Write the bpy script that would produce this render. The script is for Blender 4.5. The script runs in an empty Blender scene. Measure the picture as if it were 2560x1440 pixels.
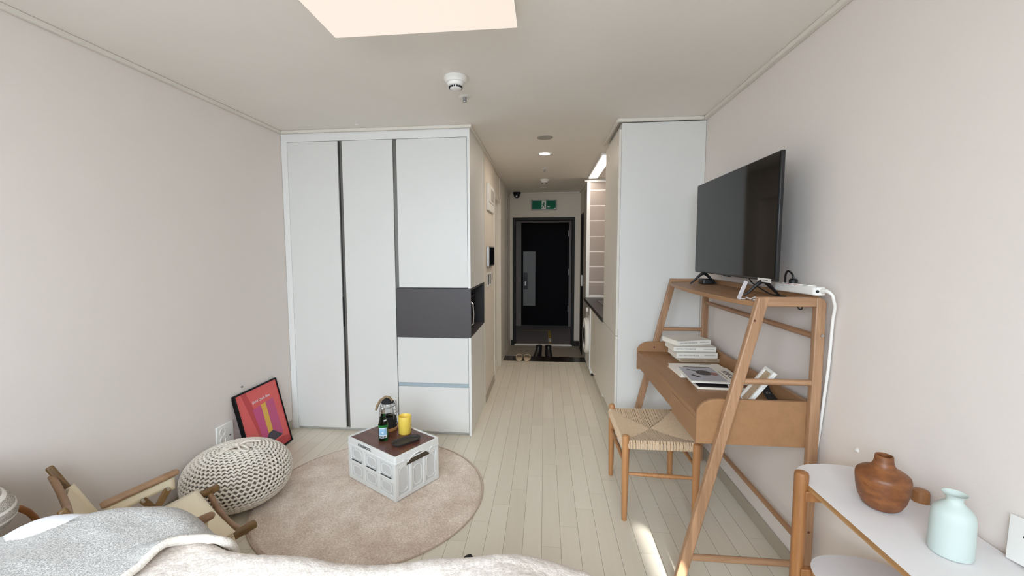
import bpy, bmesh, math, random
from mathutils import Vector, Matrix, noise
random.seed(7)
PI = math.pi
sc = bpy.context.scene
COL = sc.collection
sc.view_settings.view_transform = 'Standard'
sc.view_settings.look = 'None'
sc.view_settings.gamma = 1.0
sc.view_settings.use_curve_mapping = False
sc.view_settings.exposure = 0.0
sc.cycles.use_denoising = True
sc.cycles.max_bounces = 14
sc.cycles.diffuse_bounces = 9
sc.cycles.sample_clamp_indirect = 6.0
sc.cycles.caustics_reflective = False
sc.cycles.caustics_refractive = False

# ------------------------------------------------------------------ colours
def lin(c):
    c = c / 255.0
    return c / 12.92 if c <= 0.04045 else ((c + 0.055) / 1.055) ** 2.4
def rgb(r, g, b):
    return (lin(r), lin(g), lin(b), 1.0)

# ------------------------------------------------------------------ materials
class NT:
    """small helper around a node tree"""
    def __init__(s, name):
        s.m = bpy.data.materials.new(name); s.m.use_nodes = True
        s.t = s.m.node_tree; s.b = s.t.nodes['Principled BSDF']
    def n(s, kind, **kw):
        nd = s.t.nodes.new(kind)
        for k, v in kw.items():
            if k.startswith('i_'):
                key = k[2:]
                key = int(key) if key.isdigit() else key.replace('_', ' ')
                nd.inputs[key].default_value = v
            else:
                setattr(nd, k, v)
        return nd
    def l(s, a, b): s.t.links.new(a, b)
    def math(s, op, a, b=None, c=None):
        nd = s.t.nodes.new('ShaderNodeMath'); nd.operation = op
        for i, v in enumerate((a, b, c)):
            if v is None: continue
            if isinstance(v, (int, float)): nd.inputs[i].default_value = v
            else: s.l(v, nd.inputs[i])
        return nd.outputs[0]
    def mix(s, fac, a, b, blend='MIX'):
        nd = s.t.nodes.new('ShaderNodeMix'); nd.data_type = 'RGBA'; nd.blend_type = blend
        for i, v in ((0, fac), (6, a), (7, b)):
            if isinstance(v, (int, float, tuple)): nd.inputs[i].default_value = v
            else: s.l(v, nd.inputs[i])
        return nd.outputs[2]
    def ramp(s, fac, stops):
        nd = s.t.nodes.new('ShaderNodeValToRGB'); e = nd.color_ramp.elements
        while len(e) < len(stops): e.new(0.5)
        for x, (p, c) in zip(e, stops): x.position = p; x.color = c
        s.l(fac, nd.inputs[0]); return nd.outputs[0]
    def coord(s, which='Object', scale=(1, 1, 1), rot=(0, 0, 0)):
        tc = s.n('ShaderNodeTexCoord'); mp = s.n('ShaderNodeMapping')
        mp.inputs['Scale'].default_value = scale; mp.inputs['Rotation'].default_value = rot
        s.l(tc.outputs[which], mp.inputs['Vector']); return mp.outputs[0]
    def noise(s, vec, scale, detail=3, rough=0.5, out=0):
        nd = s.n('ShaderNodeTexNoise'); nd.inputs['Scale'].default_value = scale
        nd.inputs['Detail'].default_value = detail; nd.inputs['Roughness'].default_value = rough
        if vec is not None: s.l(vec, nd.inputs['Vector'])
        return nd.outputs[out]
    def bump(s, h, strength=0.2, dist=0.002):
        nd = s.n('ShaderNodeBump'); nd.inputs['Strength'].default_value = strength
        nd.inputs['Distance'].default_value = dist
        s.l(h, nd.inputs['Height']); s.l(nd.outputs[0], s.b.inputs['Normal']); return nd
    def set(s, color=None, rough=None, metal=None, **kw):
        if color is not None:
            if isinstance(color, tuple): s.b.inputs['Base Color'].default_value = color
            else: s.l(color, s.b.inputs['Base Color'])
        if rough is not None: s.b.inputs['Roughness'].default_value = rough
        if metal is not None: s.b.inputs['Metallic'].default_value = metal
        for k, v in kw.items(): s.b.inputs[k.replace('_', ' ')].default_value = v
        return s.m

def plain(name, c, rough=0.5, metal=0.0, var=0.03, scale=30, bump=0.0, bscale=200, **kw):
    t = NT(name)
    v = t.coord()
    f = t.noise(v, scale, 3)
    dark = tuple(x * (1 - var) for x in c[:3]) + (1,)
    lite = tuple(min(1, x * (1 + var)) for x in c[:3]) + (1,)
    t.set(t.ramp(f, [(0.3, dark), (0.7, lite)]), rough, metal, **kw)
    if bump: t.bump(t.noise(v, bscale, 2), bump, 0.001)
    return t.m

def wood(name, a, b, rough=0.45, axis='X', scale=1.0, ring=0.35):
    """straight-grained wood; grain runs along the given local axis"""
    t = NT(name)
    st = {'X': (1.2, 22, 22), 'Y': (22, 1.2, 22), 'Z': (22, 22, 1.2)}[axis]
    v = t.coord('Object', tuple(s * scale for s in st))
    n1 = t.noise(v, 1.6, 5, 0.6)
    n2 = t.noise(v, 7.0, 4, 0.7)
    f = t.math('ADD', t.math('MULTIPLY', n1, 1 - ring), t.math('MULTIPLY', n2, ring))
    t.set(t.ramp(f, [(0.32, a), (0.68, b)]), rough)
    t.bump(n2, 0.08, 0.0006)
    return t.m

def emit(name, c, strength):
    t = NT(name)
    t.set((0.06, 0.06, 0.06, 1), 0.5, Emission_Color=c, Emission_Strength=strength)
    return t.m

M = {}
def wallpaper(name, c, horiz=True):
    t = NT(name)
    v = t.coord('Object', (60, 60, 420) if horiz else (420, 60, 60))
    n = t.noise(v, 1.0, 4, 0.65)
    v2 = t.coord('Object', (1, 1, 1)); n2 = t.noise(v2, 1.3, 2)
    d = tuple(x * 0.955 for x in c[:3]) + (1,)
    t.set(t.mix(t.math('MULTIPLY', n2, 0.8), c, d), 0.75)
    t.bump(n, 0.22, 0.0016); return t.m
M['wall'] = wallpaper('wallpaper_beige', rgb(229, 221, 215))
M['wall_hall'] = wallpaper('wallpaper_hall', rgb(222, 215, 203))
M['ceiling'] = plain('ceiling_paper', rgb(236, 232, 226), 0.85, var=0.012, scale=3, bump=0.06, bscale=260)
M['trimw'] = plain('trim_white', rgb(224, 219, 210), 0.5, var=0.01)
M['base'] = plain('baseboard_beige', rgb(176, 167, 152), 0.5, var=0.02)

def floor_mat():
    t = NT('floor_planks')
    tc = t.n('ShaderNodeTexCoord'); sx = t.n('ShaderNodeSeparateXYZ')
    t.l(tc.outputs['Object'], sx.inputs[0])
    W, L, STEP = 0.0944, 0.82, 0.164
    rx = t.math('DIVIDE', t.math('ADD', sx.outputs[0], 0.007), W)
    row = t.math('FLOOR', rx)
    fx = t.math('SUBTRACT', rx, row)
    u = t.math('DIVIDE', t.math('SUBTRACT', t.math('SUBTRACT', sx.outputs[1], t.math('MULTIPLY', row, STEP)), 0.357), L)
    cell = t.math('FLOOR', u); fu = t.math('SUBTRACT', u, cell)
    def edge(f, w):   # 1 inside the groove
        d = t.math('MINIMUM', f, t.math('SUBTRACT', 1.0, f))
        return t.math('LESS_THAN', d, w)
    gx = edge(fx, 0.0125); gy = edge(fu, 0.0011)
    cb = t.n('ShaderNodeCombineXYZ'); t.l(row, cb.inputs[0]); t.l(cell, cb.inputs[1])
    wn = t.n('ShaderNodeTexWhiteNoise', noise_dimensions='2D'); t.l(cb.outputs[0], wn.inputs['Vector'])
    v = t.coord('Object', (42, 2.4, 1))
    g = t.noise(v, 1.0, 5, 0.6)
    base = t.ramp(t.math('ADD', t.math('MULTIPLY', g, 0.5), t.math('MULTIPLY', wn.outputs[0], 0.5)),
                  [(0.15, rgb(217, 209, 192)), (0.85, rgb(230, 223, 207))])
    c = t.mix(t.math('MULTIPLY', gx, 0.75), base, rgb(128, 120, 106))
    c = t.mix(t.math('MULTIPLY', gy, 0.45), c, rgb(128, 120, 106))
    t.set(c, 0.38)
    t.bump(t.math('SUBTRACT', t.math('MULTIPLY', g, 0.2), t.math('MAXIMUM', gx, gy)), 0.25, 0.0008)
    return t.m
M['floor'] = floor_mat()
M['entry'] = plain('entry_tile', rgb(156, 146, 132), 0.45, var=0.05, scale=14)
M['sill'] = plain('entry_sill_black', rgb(36, 27, 23), 0.25, var=0.08)
M['corr'] = plain('corridor_floor', rgb(112, 107, 106), 0.6, var=0.06)
M['corrwall'] = plain('corridor_wall', rgb(150, 143, 141), 0.7)
M['lam'] = plain('laminate_white', rgb(222, 222, 219), 0.42, var=0.006, scale=6)
M['lamedge'] = plain('laminate_edge', rgb(231, 231, 229), 0.4, var=0.006)
M['lamwarm'] = plain('laminate_warm', rgb(222, 217, 208), 0.42, var=0.006, scale=6)
M['plinth'] = plain('plinth_grey', rgb(178, 178, 174), 0.5)
M['chan'] = plain('channel_grey', rgb(112, 111, 107), 0.35, 0.5)
M['chandark'] = plain('channel_dark', rgb(34, 33, 34), 0.5)
M['chanlite'] = plain('channel_light', rgb(176, 190, 198), 0.35, 0.2)
M['gap'] = plain('shadow_gap', rgb(60, 60, 58), 0.8)
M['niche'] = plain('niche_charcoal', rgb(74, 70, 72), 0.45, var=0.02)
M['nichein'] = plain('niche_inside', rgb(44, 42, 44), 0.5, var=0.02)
M['blk'] = plain('black_plastic', rgb(24, 24, 26), 0.4)
M['blkgloss'] = plain('black_gloss', rgb(10, 10, 12), 0.12)
M['blkmat'] = plain('black_matte', rgb(28, 28, 30), 0.75)
M['chrome'] = plain('chrome', rgb(200, 200, 202), 0.18, 1.0)
M['steel'] = plain('brushed_steel', rgb(168, 168, 168), 0.36, 0.9)
M['plate'] = plain('door_plate', rgb(128, 127, 127), 0.5, 0.3)
M['whitep'] = plain('white_plastic', rgb(236, 235, 231), 0.35, var=0.006)
M['whitem'] = plain('white_matte', rgb(234, 231, 226), 0.6, var=0.01)
M['greyp'] = plain('grey_plastic', rgb(176, 172, 166), 0.5)
M['navy'] = plain('door_navy', rgb(12, 11, 16), 0.6, Specular_IOR_Level=0.12)
M['dframe'] = plain('door_frame_dark', rgb(31, 30, 28), 0.5, Specular_IOR_Level=0.25)
M['oak'] = wood('beech_warm', rgb(136, 101, 73), rgb(186, 146, 112), 0.42, 'Z')
M['oakx'] = wood('beech_warm_x', rgb(136, 101, 73), rgb(186, 146, 112), 0.42, 'X')
M['oaky'] = wood('beech_warm_y', rgb(142, 104, 74), rgb(184, 141, 104), 0.42, 'Y')
M['traywood'] = wood('veneer_tan', rgb(148, 109, 75), rgb(164, 124, 88), 0.45, 'Y', 0.6)
M['stool'] = wood('stool_wood', rgb(160, 110, 68), rgb(194, 142, 94), 0.4, 'Z')
M['legwood'] = wood('table_leg_wood', rgb(124, 80, 44), rgb(166, 114, 68), 0.38, 'Z')
M['knot'] = plain('wood_knot', rgb(98, 55, 34), 0.5)
M['chairwood'] = wood('camp_chair_wood', rgb(128, 97, 70), rgb(160, 126, 96), 0.42, 'X')
M['chairdark'] = wood('camp_chair_rod', rgb(98, 72, 38), rgb(130, 98, 58), 0.42, 'X')
M['ply'] = wood('plywood_edge', rgb(132, 92, 52), rgb(190, 146, 96), 0.5, 'Y', 1.6)
M['walnut'] = wood('walnut_board', rgb(74, 42, 33), rgb(116, 73, 58), 0.32, 'X', 0.5)

def fabric(name, a, b, scale=400, bump=0.5, rough=0.95, dist=0.0015, detail=2, big=None):
    t = NT(name); v = t.coord()
    n = t.noise(v, scale, detail, 0.6)
    c = t.ramp(n, [(0.36, a), (0.64, b)])
    if big:
        n2 = t.noise(v, big[0], 4, 0.6)
        c = t.mix(t.ramp(n2, [(0.35, (0, 0, 0, 1)), (0.65, (1, 1, 1, 1))]), c, big[1], 'MULTIPLY')
    t.set(c, rough, Sheen_Weight=0.15); t.bump(n, bump, dist); return t.m
M['canvas'] = fabric('canvas_cream', rgb(222, 208, 178), rgb(234, 222, 196), 700, 0.15)
M['sherpa'] = fabric('cream_fleece', rgb(204, 194, 185), rgb(229, 220, 212), 150, 0.55, dist=0.003)
M['sherpaedge'] = fabric('fleece_edge', rgb(208, 199, 188), rgb(228, 220, 210), 170, 0.55, dist=0.003)
M['knitgrey'] = fabric('grey_melange', rgb(134, 132, 130), rgb(208, 205, 201), 300, 0.5, dist=0.002, detail=3)
M['sheet'] = fabric('white_cotton', rgb(212, 213, 219), rgb(224, 224, 229), 500, 0.1)
M['rug'] = fabric('rug_pile', rgb(214, 197, 181), rgb(249, 238, 226), 130, 0.5, dist=0.005, detail=6, big=(5.5, rgb(228, 221, 215)))
M['rugedge'] = fabric('rug_binding', rgb(184, 164, 148), rgb(206, 187, 171), 260, 0.5)
M['yarn'] = fabric('pouf_yarn', rgb(216, 207, 194), rgb(236, 229, 218), 260, 0.35)
M['yarndark'] = plain('pouf_core', rgb(128, 116, 102), 0.95)
M['cord'] = fabric('paper_cord', rgb(198, 170, 138), rgb(224, 199, 168), 300, 0.3)
M['corddark'] = plain('seat_core', rgb(120, 92, 64), 0.95)
M['frameblk'] = plain('frame_black', rgb(9, 8, 9), 0.5, Specular_IOR_Level=0.2)
M['crate'] = plain('crate_plastic', rgb(228, 229, 227), 0.42, var=0.01)
M['cratein'] = plain('crate_panel', rgb(210, 211, 210), 0.45, var=0.01)
M['hole_shade'] = plain('crate_hole_shade', rgb(74, 62, 48), 0.8)
M['ink'] = plain('ink_dark', rgb(34, 34, 36), 0.6)
M['inkgrey'] = plain('ink_grey', rgb(120, 116, 108), 0.7)
M['yellow'] = plain('yellow_glaze', rgb(236, 204, 88), 0.35, var=0.03)
M['trayblk'] = plain('tray_charcoal', rgb(52, 47, 44), 0.55)
M['bookw'] = plain('book_white', rgb(226, 223, 214), 0.6, var=0.01)
M['bookc'] = plain('book_cream', rgb(232, 229, 221), 0.6, var=0.01)
M['bookt'] = plain('book_taupe', rgb(160, 140, 116), 0.6, var=0.02)
M['paper'] = plain('paper_edges', rgb(236, 230, 219), 0.8, var=0.03, scale=120)
M['magblue'] = plain('cover_greyblue', rgb(172, 172, 180), 0.4, var=0.03, scale=8)
M['magphoto'] = plain('cover_darkphoto', rgb(52, 46, 47), 0.45, var=0.7, scale=70)
M['skin'] = plain('cover_skin', rgb(150, 98, 92), 0.5)
M['red'] = plain('poster_red', rgb(220, 92, 90), 0.4, var=0.02)
M['red2'] = plain('poster_darkred', rgb(190, 62, 66), 0.4, var=0.02)
M['magenta'] = plain('poster_magenta', rgb(198, 74, 128), 0.4, var=0.02)
M['plum'] = plain('poster_plum', rgb(192, 78, 124), 0.4, var=0.02)
M['gold'] = plain('poster_yellow', rgb(222, 176, 70), 0.4, var=0.02)
M['slate'] = plain('poster_slate', rgb(66, 60, 72), 0.4, var=0.02)
M['mint'] = plain('mint_ceramic', rgb(188, 200, 195), 0.7, var=0.015, scale=20, bump=0.05, bscale=400)
M['tabletop'] = plain('table_white', rgb(220, 217, 217), 0.5, var=0.006)
M['tagclear'] = plain('silver_tag', rgb(196, 192, 194), 0.25, 0.3)
M['green'] = plain('sign_green', rgb(4, 106, 78), 0.5, var=0.02, Specular_IOR_Level=0.15)
M['tile'] = plain('tile_greige', rgb(166, 154, 146), 0.3, var=0.03, scale=5)
M['grout'] = plain('tile_grout', rgb(244, 240, 234), 0.7)
M['ctop'] = plain('worktop_black', rgb(46, 44, 44), 0.35, var=0.1, scale=90)
M['slipper'] = plain('slipper_beige', rgb(206, 186, 160), 0.7)
M['boot'] = plain('boot_black', rgb(20, 18, 19), 0.4)
M['strapb'] = fabric('strap_tan', rgb(128, 106, 80), rgb(158, 136, 106), 300, 0.4)
M['cork'] = wood('lantern_base_wood', rgb(168, 116, 70), rgb(198, 146, 96), 0.5, 'X')
M['leather'] = plain('bentwood_brown', rgb(168, 112, 64), 0.5, var=0.06)
M['lblue'] = plain('label_blue', rgb(146, 184, 214), 0.5, var=0.04, scale=60)
M['lwhite'] = plain('label_white', rgb(226, 232, 236), 0.5)
M['gmark'] = plain('neck_green', rgb(34, 112, 52), 0.35)
M['redprint'] = plain('red_print', rgb(206, 84, 70), 0.5)
M['warmtape'] = plain('yellow_tape', rgb(168, 140, 62), 0.6)
M['screen'] = plain('tv_screen', rgb(8, 8, 9), 0.07, var=0.01, Specular_IOR_Level=0.24)
M['photo'] = plain('photo_sepia', rgb(186, 162, 134), 0.5, var=0.2, scale=40)

def glass(name, c, rough=0.02, ior=1.45):
    t = NT(name); t.set(c, rough, Transmission_Weight=1.0, IOR=ior); return t.m
M['gglass'] = glass('green_glass', (0.01, 0.16, 0.04, 1))
M['cglass'] = glass('clear_glass', (0.93, 0.95, 0.96, 1))
M['acrylic'] = glass('clear_acrylic', (0.95, 0.95, 0.96, 1), 0.05, 1.3)

def brownvase_mat():
    t = NT('carved_teak'); v = t.coord('Object', (1, 1, 2.2))
    n = t.noise(v, 22, 6, 0.7); w = t.n('ShaderNodeTexWave', wave_type='RINGS')
    w.inputs['Scale'].default_value = 6; w.inputs['Distortion'].default_value = 9; w.inputs['Detail'].default_value = 3
    t.l(v, w.inputs['Vector'])
    f = t.math('ADD', t.math('MULTIPLY', n, 0.93), t.math('MULTIPLY', w.outputs[1], 0.07))
    t.set(t.ramp(f, [(0.30, rgb(96, 55, 27)), (0.52, rgb(122, 73, 38)), (0.72, rgb(146, 92, 50))]), 0.45)
    t.bump(n, 0.1, 0.001); return t.m
M['teak'] = brownvase_mat()
M['panel'] = emit('lamp_panel', (1.0, 0.868, 0.752, 1), 0.93)
M['tube'] = emit('strip_light', (1.0, 0.95, 0.86, 1), 6.0)
M['dl'] = emit('downlight_glow', (1.0, 0.93, 0.82, 1), 6.0)

# ------------------------------------------------------------------ mesh builder
class MB:
    def __init__(s): s.v = []; s.f = []; s.mi = []; s.cur = 0
    def _add(s, vs, fs):
        o = len(s.v); s.v += [Vector(p) for p in vs]
        s.f += [[i + o for i in f] for f in fs]; s.mi += [s.cur] * len(fs); return s
    def mat(s, i): s.cur = i; return s
    def box(s, x0, y0, z0, x1, y1, z1, xf=None):
        vs = [Vector(p) for p in ((x0,y0,z0),(x1,y0,z0),(x1,y1,z0),(x0,y1,z0),(x0,y0,z1),(x1,y0,z1),(x1,y1,z1),(x0,y1,z1))]
        if xf: vs = [xf @ v for v in vs]
        return s._add(vs, [(3,2,1,0),(4,5,6,7),(0,1,5,4),(1,2,6,5),(2,3,7,6),(3,0,4,7)])
    def prism(s, poly, h0, h1, plane='XY', xf=None):
        """extrude polygon (ccw) along the plane's normal from h0 to h1"""
        f = {'XY': lambda a, b, h: (a, b, h), 'XZ': lambda a, b, h: (a, h, b), 'YZ': lambda a, b, h: (h, a, b)}[plane]
        n = len(poly)
        vs = [Vector(f(a, b, h0)) for a, b in poly] + [Vector(f(a, b, h1)) for a, b in poly]
        if xf: vs = [xf @ v for v in vs]
        fs = [list(range(n))[::-1], list(range(n, 2 * n))] + [(i, (i+1) % n, n + (i+1) % n, n + i) for i in range(n)]
        return s._add(vs, fs)
    def ring(s, outer, inner, h0, h1, plane='XY', xf=None):
        f = {'XY': lambda a, b, h: (a, b, h), 'XZ': lambda a, b, h: (a, h, b), 'YZ': lambda a, b, h: (h, a, b)}[plane]
        n = len(outer)
        vs = [Vector(f(a, b, h)) for h in (h0, h1) for p in (outer, inner) for a, b in p]
        if xf: vs = [xf @ v for v in vs]
        fs = []
        for i in range(n):
            j = (i + 1) % n
            fs += [(i, j, n + j, n + i), (2*n + i, 3*n + i, 3*n + j, 2*n + j), (i, 2*n + i, 2*n + j, j), (n + i, n + j, 3*n + j, 3*n + i)]
        return s._add(vs, fs)
    def tube(s, path, r, n=10, caps=True, closed=False, flat=None):
        """sweep; r number or list; flat=(a,b) gives an elliptic section scale"""
        P = [Vector(p) for p in path]; m = len(P)
        R = r if isinstance(r, (list, tuple)) else [r] * m
        vs = []; up = None
        for i, p in enumerate(P):
            a = P[(i - 1) % m] if (i > 0 or closed) else P[0]
            b = P[(i + 1) % m] if (i < m - 1 or closed) else P[-1]
            t = (b - a).normalized() if (b - a).length > 1e-9 else Vector((0, 0, 1))
            if up is None:
                up = Vector((0, 0, 1)) if abs(t.z) < 0.9 else Vector((1, 0, 0))
            sd = t.cross(up)
            sd = sd.normalized() if sd.length > 1e-6 else t.orthogonal().normalized()
            up = sd.cross(t).normalized()
            fa, fb = flat if flat else (1, 1)
            for k in range(n):
                q = 2 * PI * k / n
                vs.append(p + sd * (R[i] * fa * math.cos(q)) + up * (R[i] * fb * math.sin(q)))
        fs = []
        for i in range(m if closed else m - 1):
            j = (i + 1) % m
            for k in range(n):
                l = (k + 1) % n
                fs.append((i*n + k, i*n + l, j*n + l, j*n + k))
        if caps and not closed:
            fs += [list(range(n))[::-1], [(m-1)*n + k for k in range(n)]]
        return s._add(vs, fs)
    def lathe(s, prof, n=32, c=(0, 0, 0), xf=None, caps=True):
        vs = []; c = Vector(c)
        for r, z in prof:
            for k in range(n):
                q = 2 * PI * k / n; p = Vector((r * math.cos(q), r * math.sin(q), z))
                vs.append((xf @ p if xf else p) + c)
        m = len(prof)
        fs = [(i*n + k, i*n + (k+1) % n, (i+1)*n + (k+1) % n, (i+1)*n + k) for i in range(m-1) for k in range(n)]
        if caps and prof[0][0] > 1e-5: fs.append(list(range(n))[::-1])
        if caps and prof[-1][0] > 1e-5: fs.append([(m-1)*n + k for k in range(n)])
        return s._add(vs, fs)
    def grid(s, fn, nu, nv, thick=0.0):
        vs = [Vector(fn(i / nu, j / nv)) for j in range(nv + 1) for i in range(nu + 1)]
        w = nu + 1
        fs = [(j*w + i, j*w + i + 1, (j+1)*w + i + 1, (j+1)*w + i) for j in range(nv) for i in range(nu)]
        return s._add(vs, fs)
    def build(s, name, mats, parent=None, off=None, bevel=0.0, seg=2, smooth=True, angle=40, weld=False):
        me = bpy.data.meshes.new(name)
        o3 = Vector(off) if off else Vector((0, 0, 0))
        me.from_pydata([v - o3 for v in s.v], [], s.f)
        mats = mats if isinstance(mats, (list, tuple)) else [mats]
        for m in mats: me.materials.append(M[m] if isinstance(m, str) else m)
        for p, i in zip(me.polygons, s.mi): p.material_index = min(i, len(mats) - 1)
        bm = bmesh.new(); bm.from_mesh(me)
        if weld: bmesh.ops.remove_doubles(bm, verts=bm.verts, dist=1e-5)
        bmesh.ops.recalc_face_normals(bm, faces=bm.faces)
        bm.to_mesh(me); bm.free()
        if smooth:
            for p in me.polygons: p.use_smooth = True
            me.set_sharp_from_angle(angle=math.radians(angle))
        o = bpy.data.objects.new(name, me); COL.objects.link(o)
        if parent: o.parent = parent
        if bevel:
            b = o.modifiers.new('edge', 'BEVEL'); b.width = bevel; b.segments = seg
            b.limit_method = 'ANGLE'; b.angle_limit = math.radians(50); b.harden_normals = False
        return o

def rrect(w, h, r, n=5, c=(0, 0)):
    """rounded rectangle outline, ccw"""
    pts = []
    for qx, qy, a0 in ((1, -1, -90), (1, 1, 0), (-1, 1, 90), (-1, -1, 180)):
        for k in range(n + 1):
            a = math.radians(a0 + 90 * k / n)
            pts.append((c[0] + qx * (w/2 - r) + r * math.cos(a), c[1] + qy * (h/2 - r) + r * math.sin(a)))
    return pts

def thing(name, label, cat, loc=(0, 0, 0), rotz=0.0, group=None):
    o = bpy.data.objects.new(name, None); COL.objects.link(o)
    o.empty_display_size = 0.05
    o.location = loc; o.rotation_euler = (0, 0, rotz)
    return tag(o, label, cat, group)
def tag(o, label, cat, group=None):
    o['label'] = label; o['category'] = cat
    if group: o['group'] = group
    return o
def struct(o):
    o['kind'] = 'structure'; return o
def plabel(o, label):
    o['label'] = label; return o

def text_mesh(s, size, depth=0.0006, align='CENTER', shear=0.0, space=1.0, fat=0.0):
    cu = bpy.data.curves.new('txt', 'FONT'); cu.body = s; cu.size = size; cu.extrude = depth
    cu.align_x = align; cu.align_y = 'CENTER'; cu.shear = shear; cu.space_character = space
    cu.resolution_u = 3; cu.offset = fat
    o = bpy.data.objects.new('txt', cu); COL.objects.link(o)
    dg = bpy.context.evaluated_depsgraph_get(); dg.update()
    me = bpy.data.meshes.new_from_object(o.evaluated_get(dg))
    bpy.data.objects.remove(o); bpy.data.curves.remove(cu)
    return me
def text(name, s, size, mat, parent, origin, xdir, ydir, **kw):
    """lettering as a mesh; xdir/ydir are the reading and up directions in the parent's space"""
    me = text_mesh(s, size, **kw)
    x = Vector(xdir).normalized(); y = Vector(ydir).normalized(); z = x.cross(y)
    mt = Matrix((x, y, z)).transposed().to_4x4(); mt.translation = Vector(origin)
    me.transform(mt); me.name = name
    me.materials.clear(); me.materials.append(M[mat])
    o = bpy.data.objects.new(name, me); COL.objects.link(o); o.parent = parent
    return o

# ------------------------------------------------------------------ room constants
XL, XR, ZC = -2.07, 1.13, 2.40
YB = -0.75            # wall behind the camera
YW = 3.216            # wardrobe front
XH, XK = -0.56, 0.56  # hall left / right wall planes
YE = 6.87             # entrance wall
ZE = -0.065           # sunken entry floor

# ---- shell
m = MB(); m.box(XL - .12, YB - .12, -.1, XR + .12, 5.80, 0.0); struct(m.build('floor', 'floor', smooth=False))
m = MB(); m.box(-.80, 5.80, ZE - .08, XK + .14, YE + .14, ZE); struct(m.build('floor_entry', 'entry', smooth=False))
m = MB(); m.box(XH + .01, 5.575, 0.0, XK - .005, 5.83, 0.004); m.box(XH + .01, 5.80, ZE, XK - .005, 5.83, 0.0)
struct(m.build('trim_1', 'sill', smooth=False))
m = MB(); m.box(-1.6, YE + .14, ZE - .08, 1.6, 8.75, ZE); struct(m.build('floor_corridor', 'corr', smooth=False))
m = MB(); m.box(XL - .12, YB - .12, ZC, XR + .12, YE + .14, ZC + .1); struct(m.build('ceiling', 'ceiling', smooth=False))
m = MB(); m.box(-1.6, YE + .14, 2.30, 1.6, 8.75, 2.40); struct(m.build('ceiling_corridor', 'corrwall', smooth=False))
m = MB(); m.box(XL - .12, YB - .12, 0, XL, 4.0, ZC); struct(m.build('wall_left', 'wall', smooth=False))
m = MB(); m.box(XR, YB - .12, 0, XR + .12, 5.62, ZC); struct(m.build('wall_right', 'wall', smooth=False))
# wall behind the camera: a wide curtained window and, beside it, an added arched slit shaped to cast the sun patch
m = MB()
wx0, wx1, wz0, wz1 = -1.95, 0.60, 0.50, 2.32
m.box(XL, YB - .1, 0, wx0, YB, ZC); m.box(wx0, YB - .1, 0, wx1, YB, wz0); m.box(wx0, YB - .1, wz1, wx1, YB, ZC)
m.box(wx1, YB - .1, 0, .655, YB, ZC)
m.box(.81, YB - .1, 0, XR, YB, ZC); m.box(.655, YB - .1, 0, .81, YB, .45)
top = [(.655, 1.045), (.68, 1.068), (.715, 1.082), (.75, 1.080), (.78, 1.062), (.80, 1.02), (.805, .45)]
poly = [(.655, ZC)] + top + [(.81, .45), (.81, ZC)]
m.prism(poly, YB - .1, YB, 'XZ')
struct(m.build('wall_back', 'wall', smooth=False))
w = MB()
for a, b in ((wx0, wx0 + .06), (-.73, -.67), (wx1 - .06, wx1)): w.box(a, YB - .09, wz0, b, YB - .03, wz1)
for a, b in ((wz0, wz0 + .06), (wz1 - .06, wz1)): w.box(wx0, YB - .09, a, wx1, YB - .03, b)
struct(w.build('window_1', 'whitep', smooth=False))
t = NT('sheer_curtain'); t.set((.9, .92, .95, 1), .9); M['sheer'] = t.m
def cur(u, v): return (wx0 - .08 + u*.20, YB + .05 + .022*math.sin(u*60), .1 + v*2.25)
c = MB(); c.grid(cur, 120, 2); co = c.build('curtain', 'sheer')
tag(co, 'sheer white curtain drawn to the side of the window', 'curtain')
# unseen wall added to keep the sun off the wide window
m = MB(); m.box(-9, -7.2, -6, 1.15, -6.9, 9); o = m.build('sun_blocker_wall', 'corrwall', smooth=False); struct(o)

# hall left wall (beside the tower cabinet), bathroom door recess, shoe closet wall, entrance wall
m = MB(); m.box(XH - .14, 3.955, 0, XH, 4.70, ZC); m.box(XH - .14, 4.70, 2.09, XH - .012, 5.34, ZC)
struct(m.build('wall_hall_left', 'wall_hall', smooth=False))
m = MB(); m.box(XH - .14, 5.34, -.07, XH, YE, ZC); struct(m.build('wall_closet', 'lamwarm', smooth=False))
m = MB()
for y in (5.98, 6.42): m.box(XH - .002, y, .06, XH + .003, y + .012, 2.32)
struct(m.build('trim_2', 'chan', smooth=False))
d = MB(); d.box(XH - .10, 4.70, 0, XH - .06, 5.34, 2.09)
d3 = struct(d.build('door_1', 'lamwarm', smooth=False))
f = MB(); f.box(XH - .12, 4.66, 0, XH + .012, 4.72, 2.12); f.box(XH - .12, 5.30, 0, XH + .012, 5.36, 2.12); f.box(XH - .12, 4.66, 2.06, XH + .008, 5.36, 2.12)
struct(f.build('trim_3', 'lamwarm', bevel=.003, smooth=False))
m = MB(); hx0, hx1, hz = -.515, .475, 2.005
m.box(XH - .14, YE, ZE, hx0, YE + .14, ZC); m.box(hx1, YE, ZE, XK + .14, YE + .14, ZC); m.box(hx0, YE, hz, hx1, YE + .14, ZC)
struct(m.build('wall_entrance', 'wall_hall', smooth=False))
f = MB(); f.box(hx0, YE - .015, ZE, hx0 + .042, YE + .15, hz - .045); f.box(hx1 - .042, YE - .015, ZE, hx1, YE + .15, hz - .045); f.box(hx0, YE - .015, hz - .045, hx1, YE + .15, hz)
struct(f.build('trim_4', 'dframe', bevel=.003, smooth=False))
f = MB(); f.box(hx0 + .03, YE - .03, ZE, hx1 - .03, YE + .02, ZE + .018); struct(f.build('trim_5', 'whitem', smooth=False))
f = MB(); f.box(hx0 - .03, YE - .025, ZE, hx0 - .001, YE - .001, ZE + .085)
f.box(hx1 + .001, YE - .025, ZE, XK - .002, YE - .001, ZE + .085)
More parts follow.
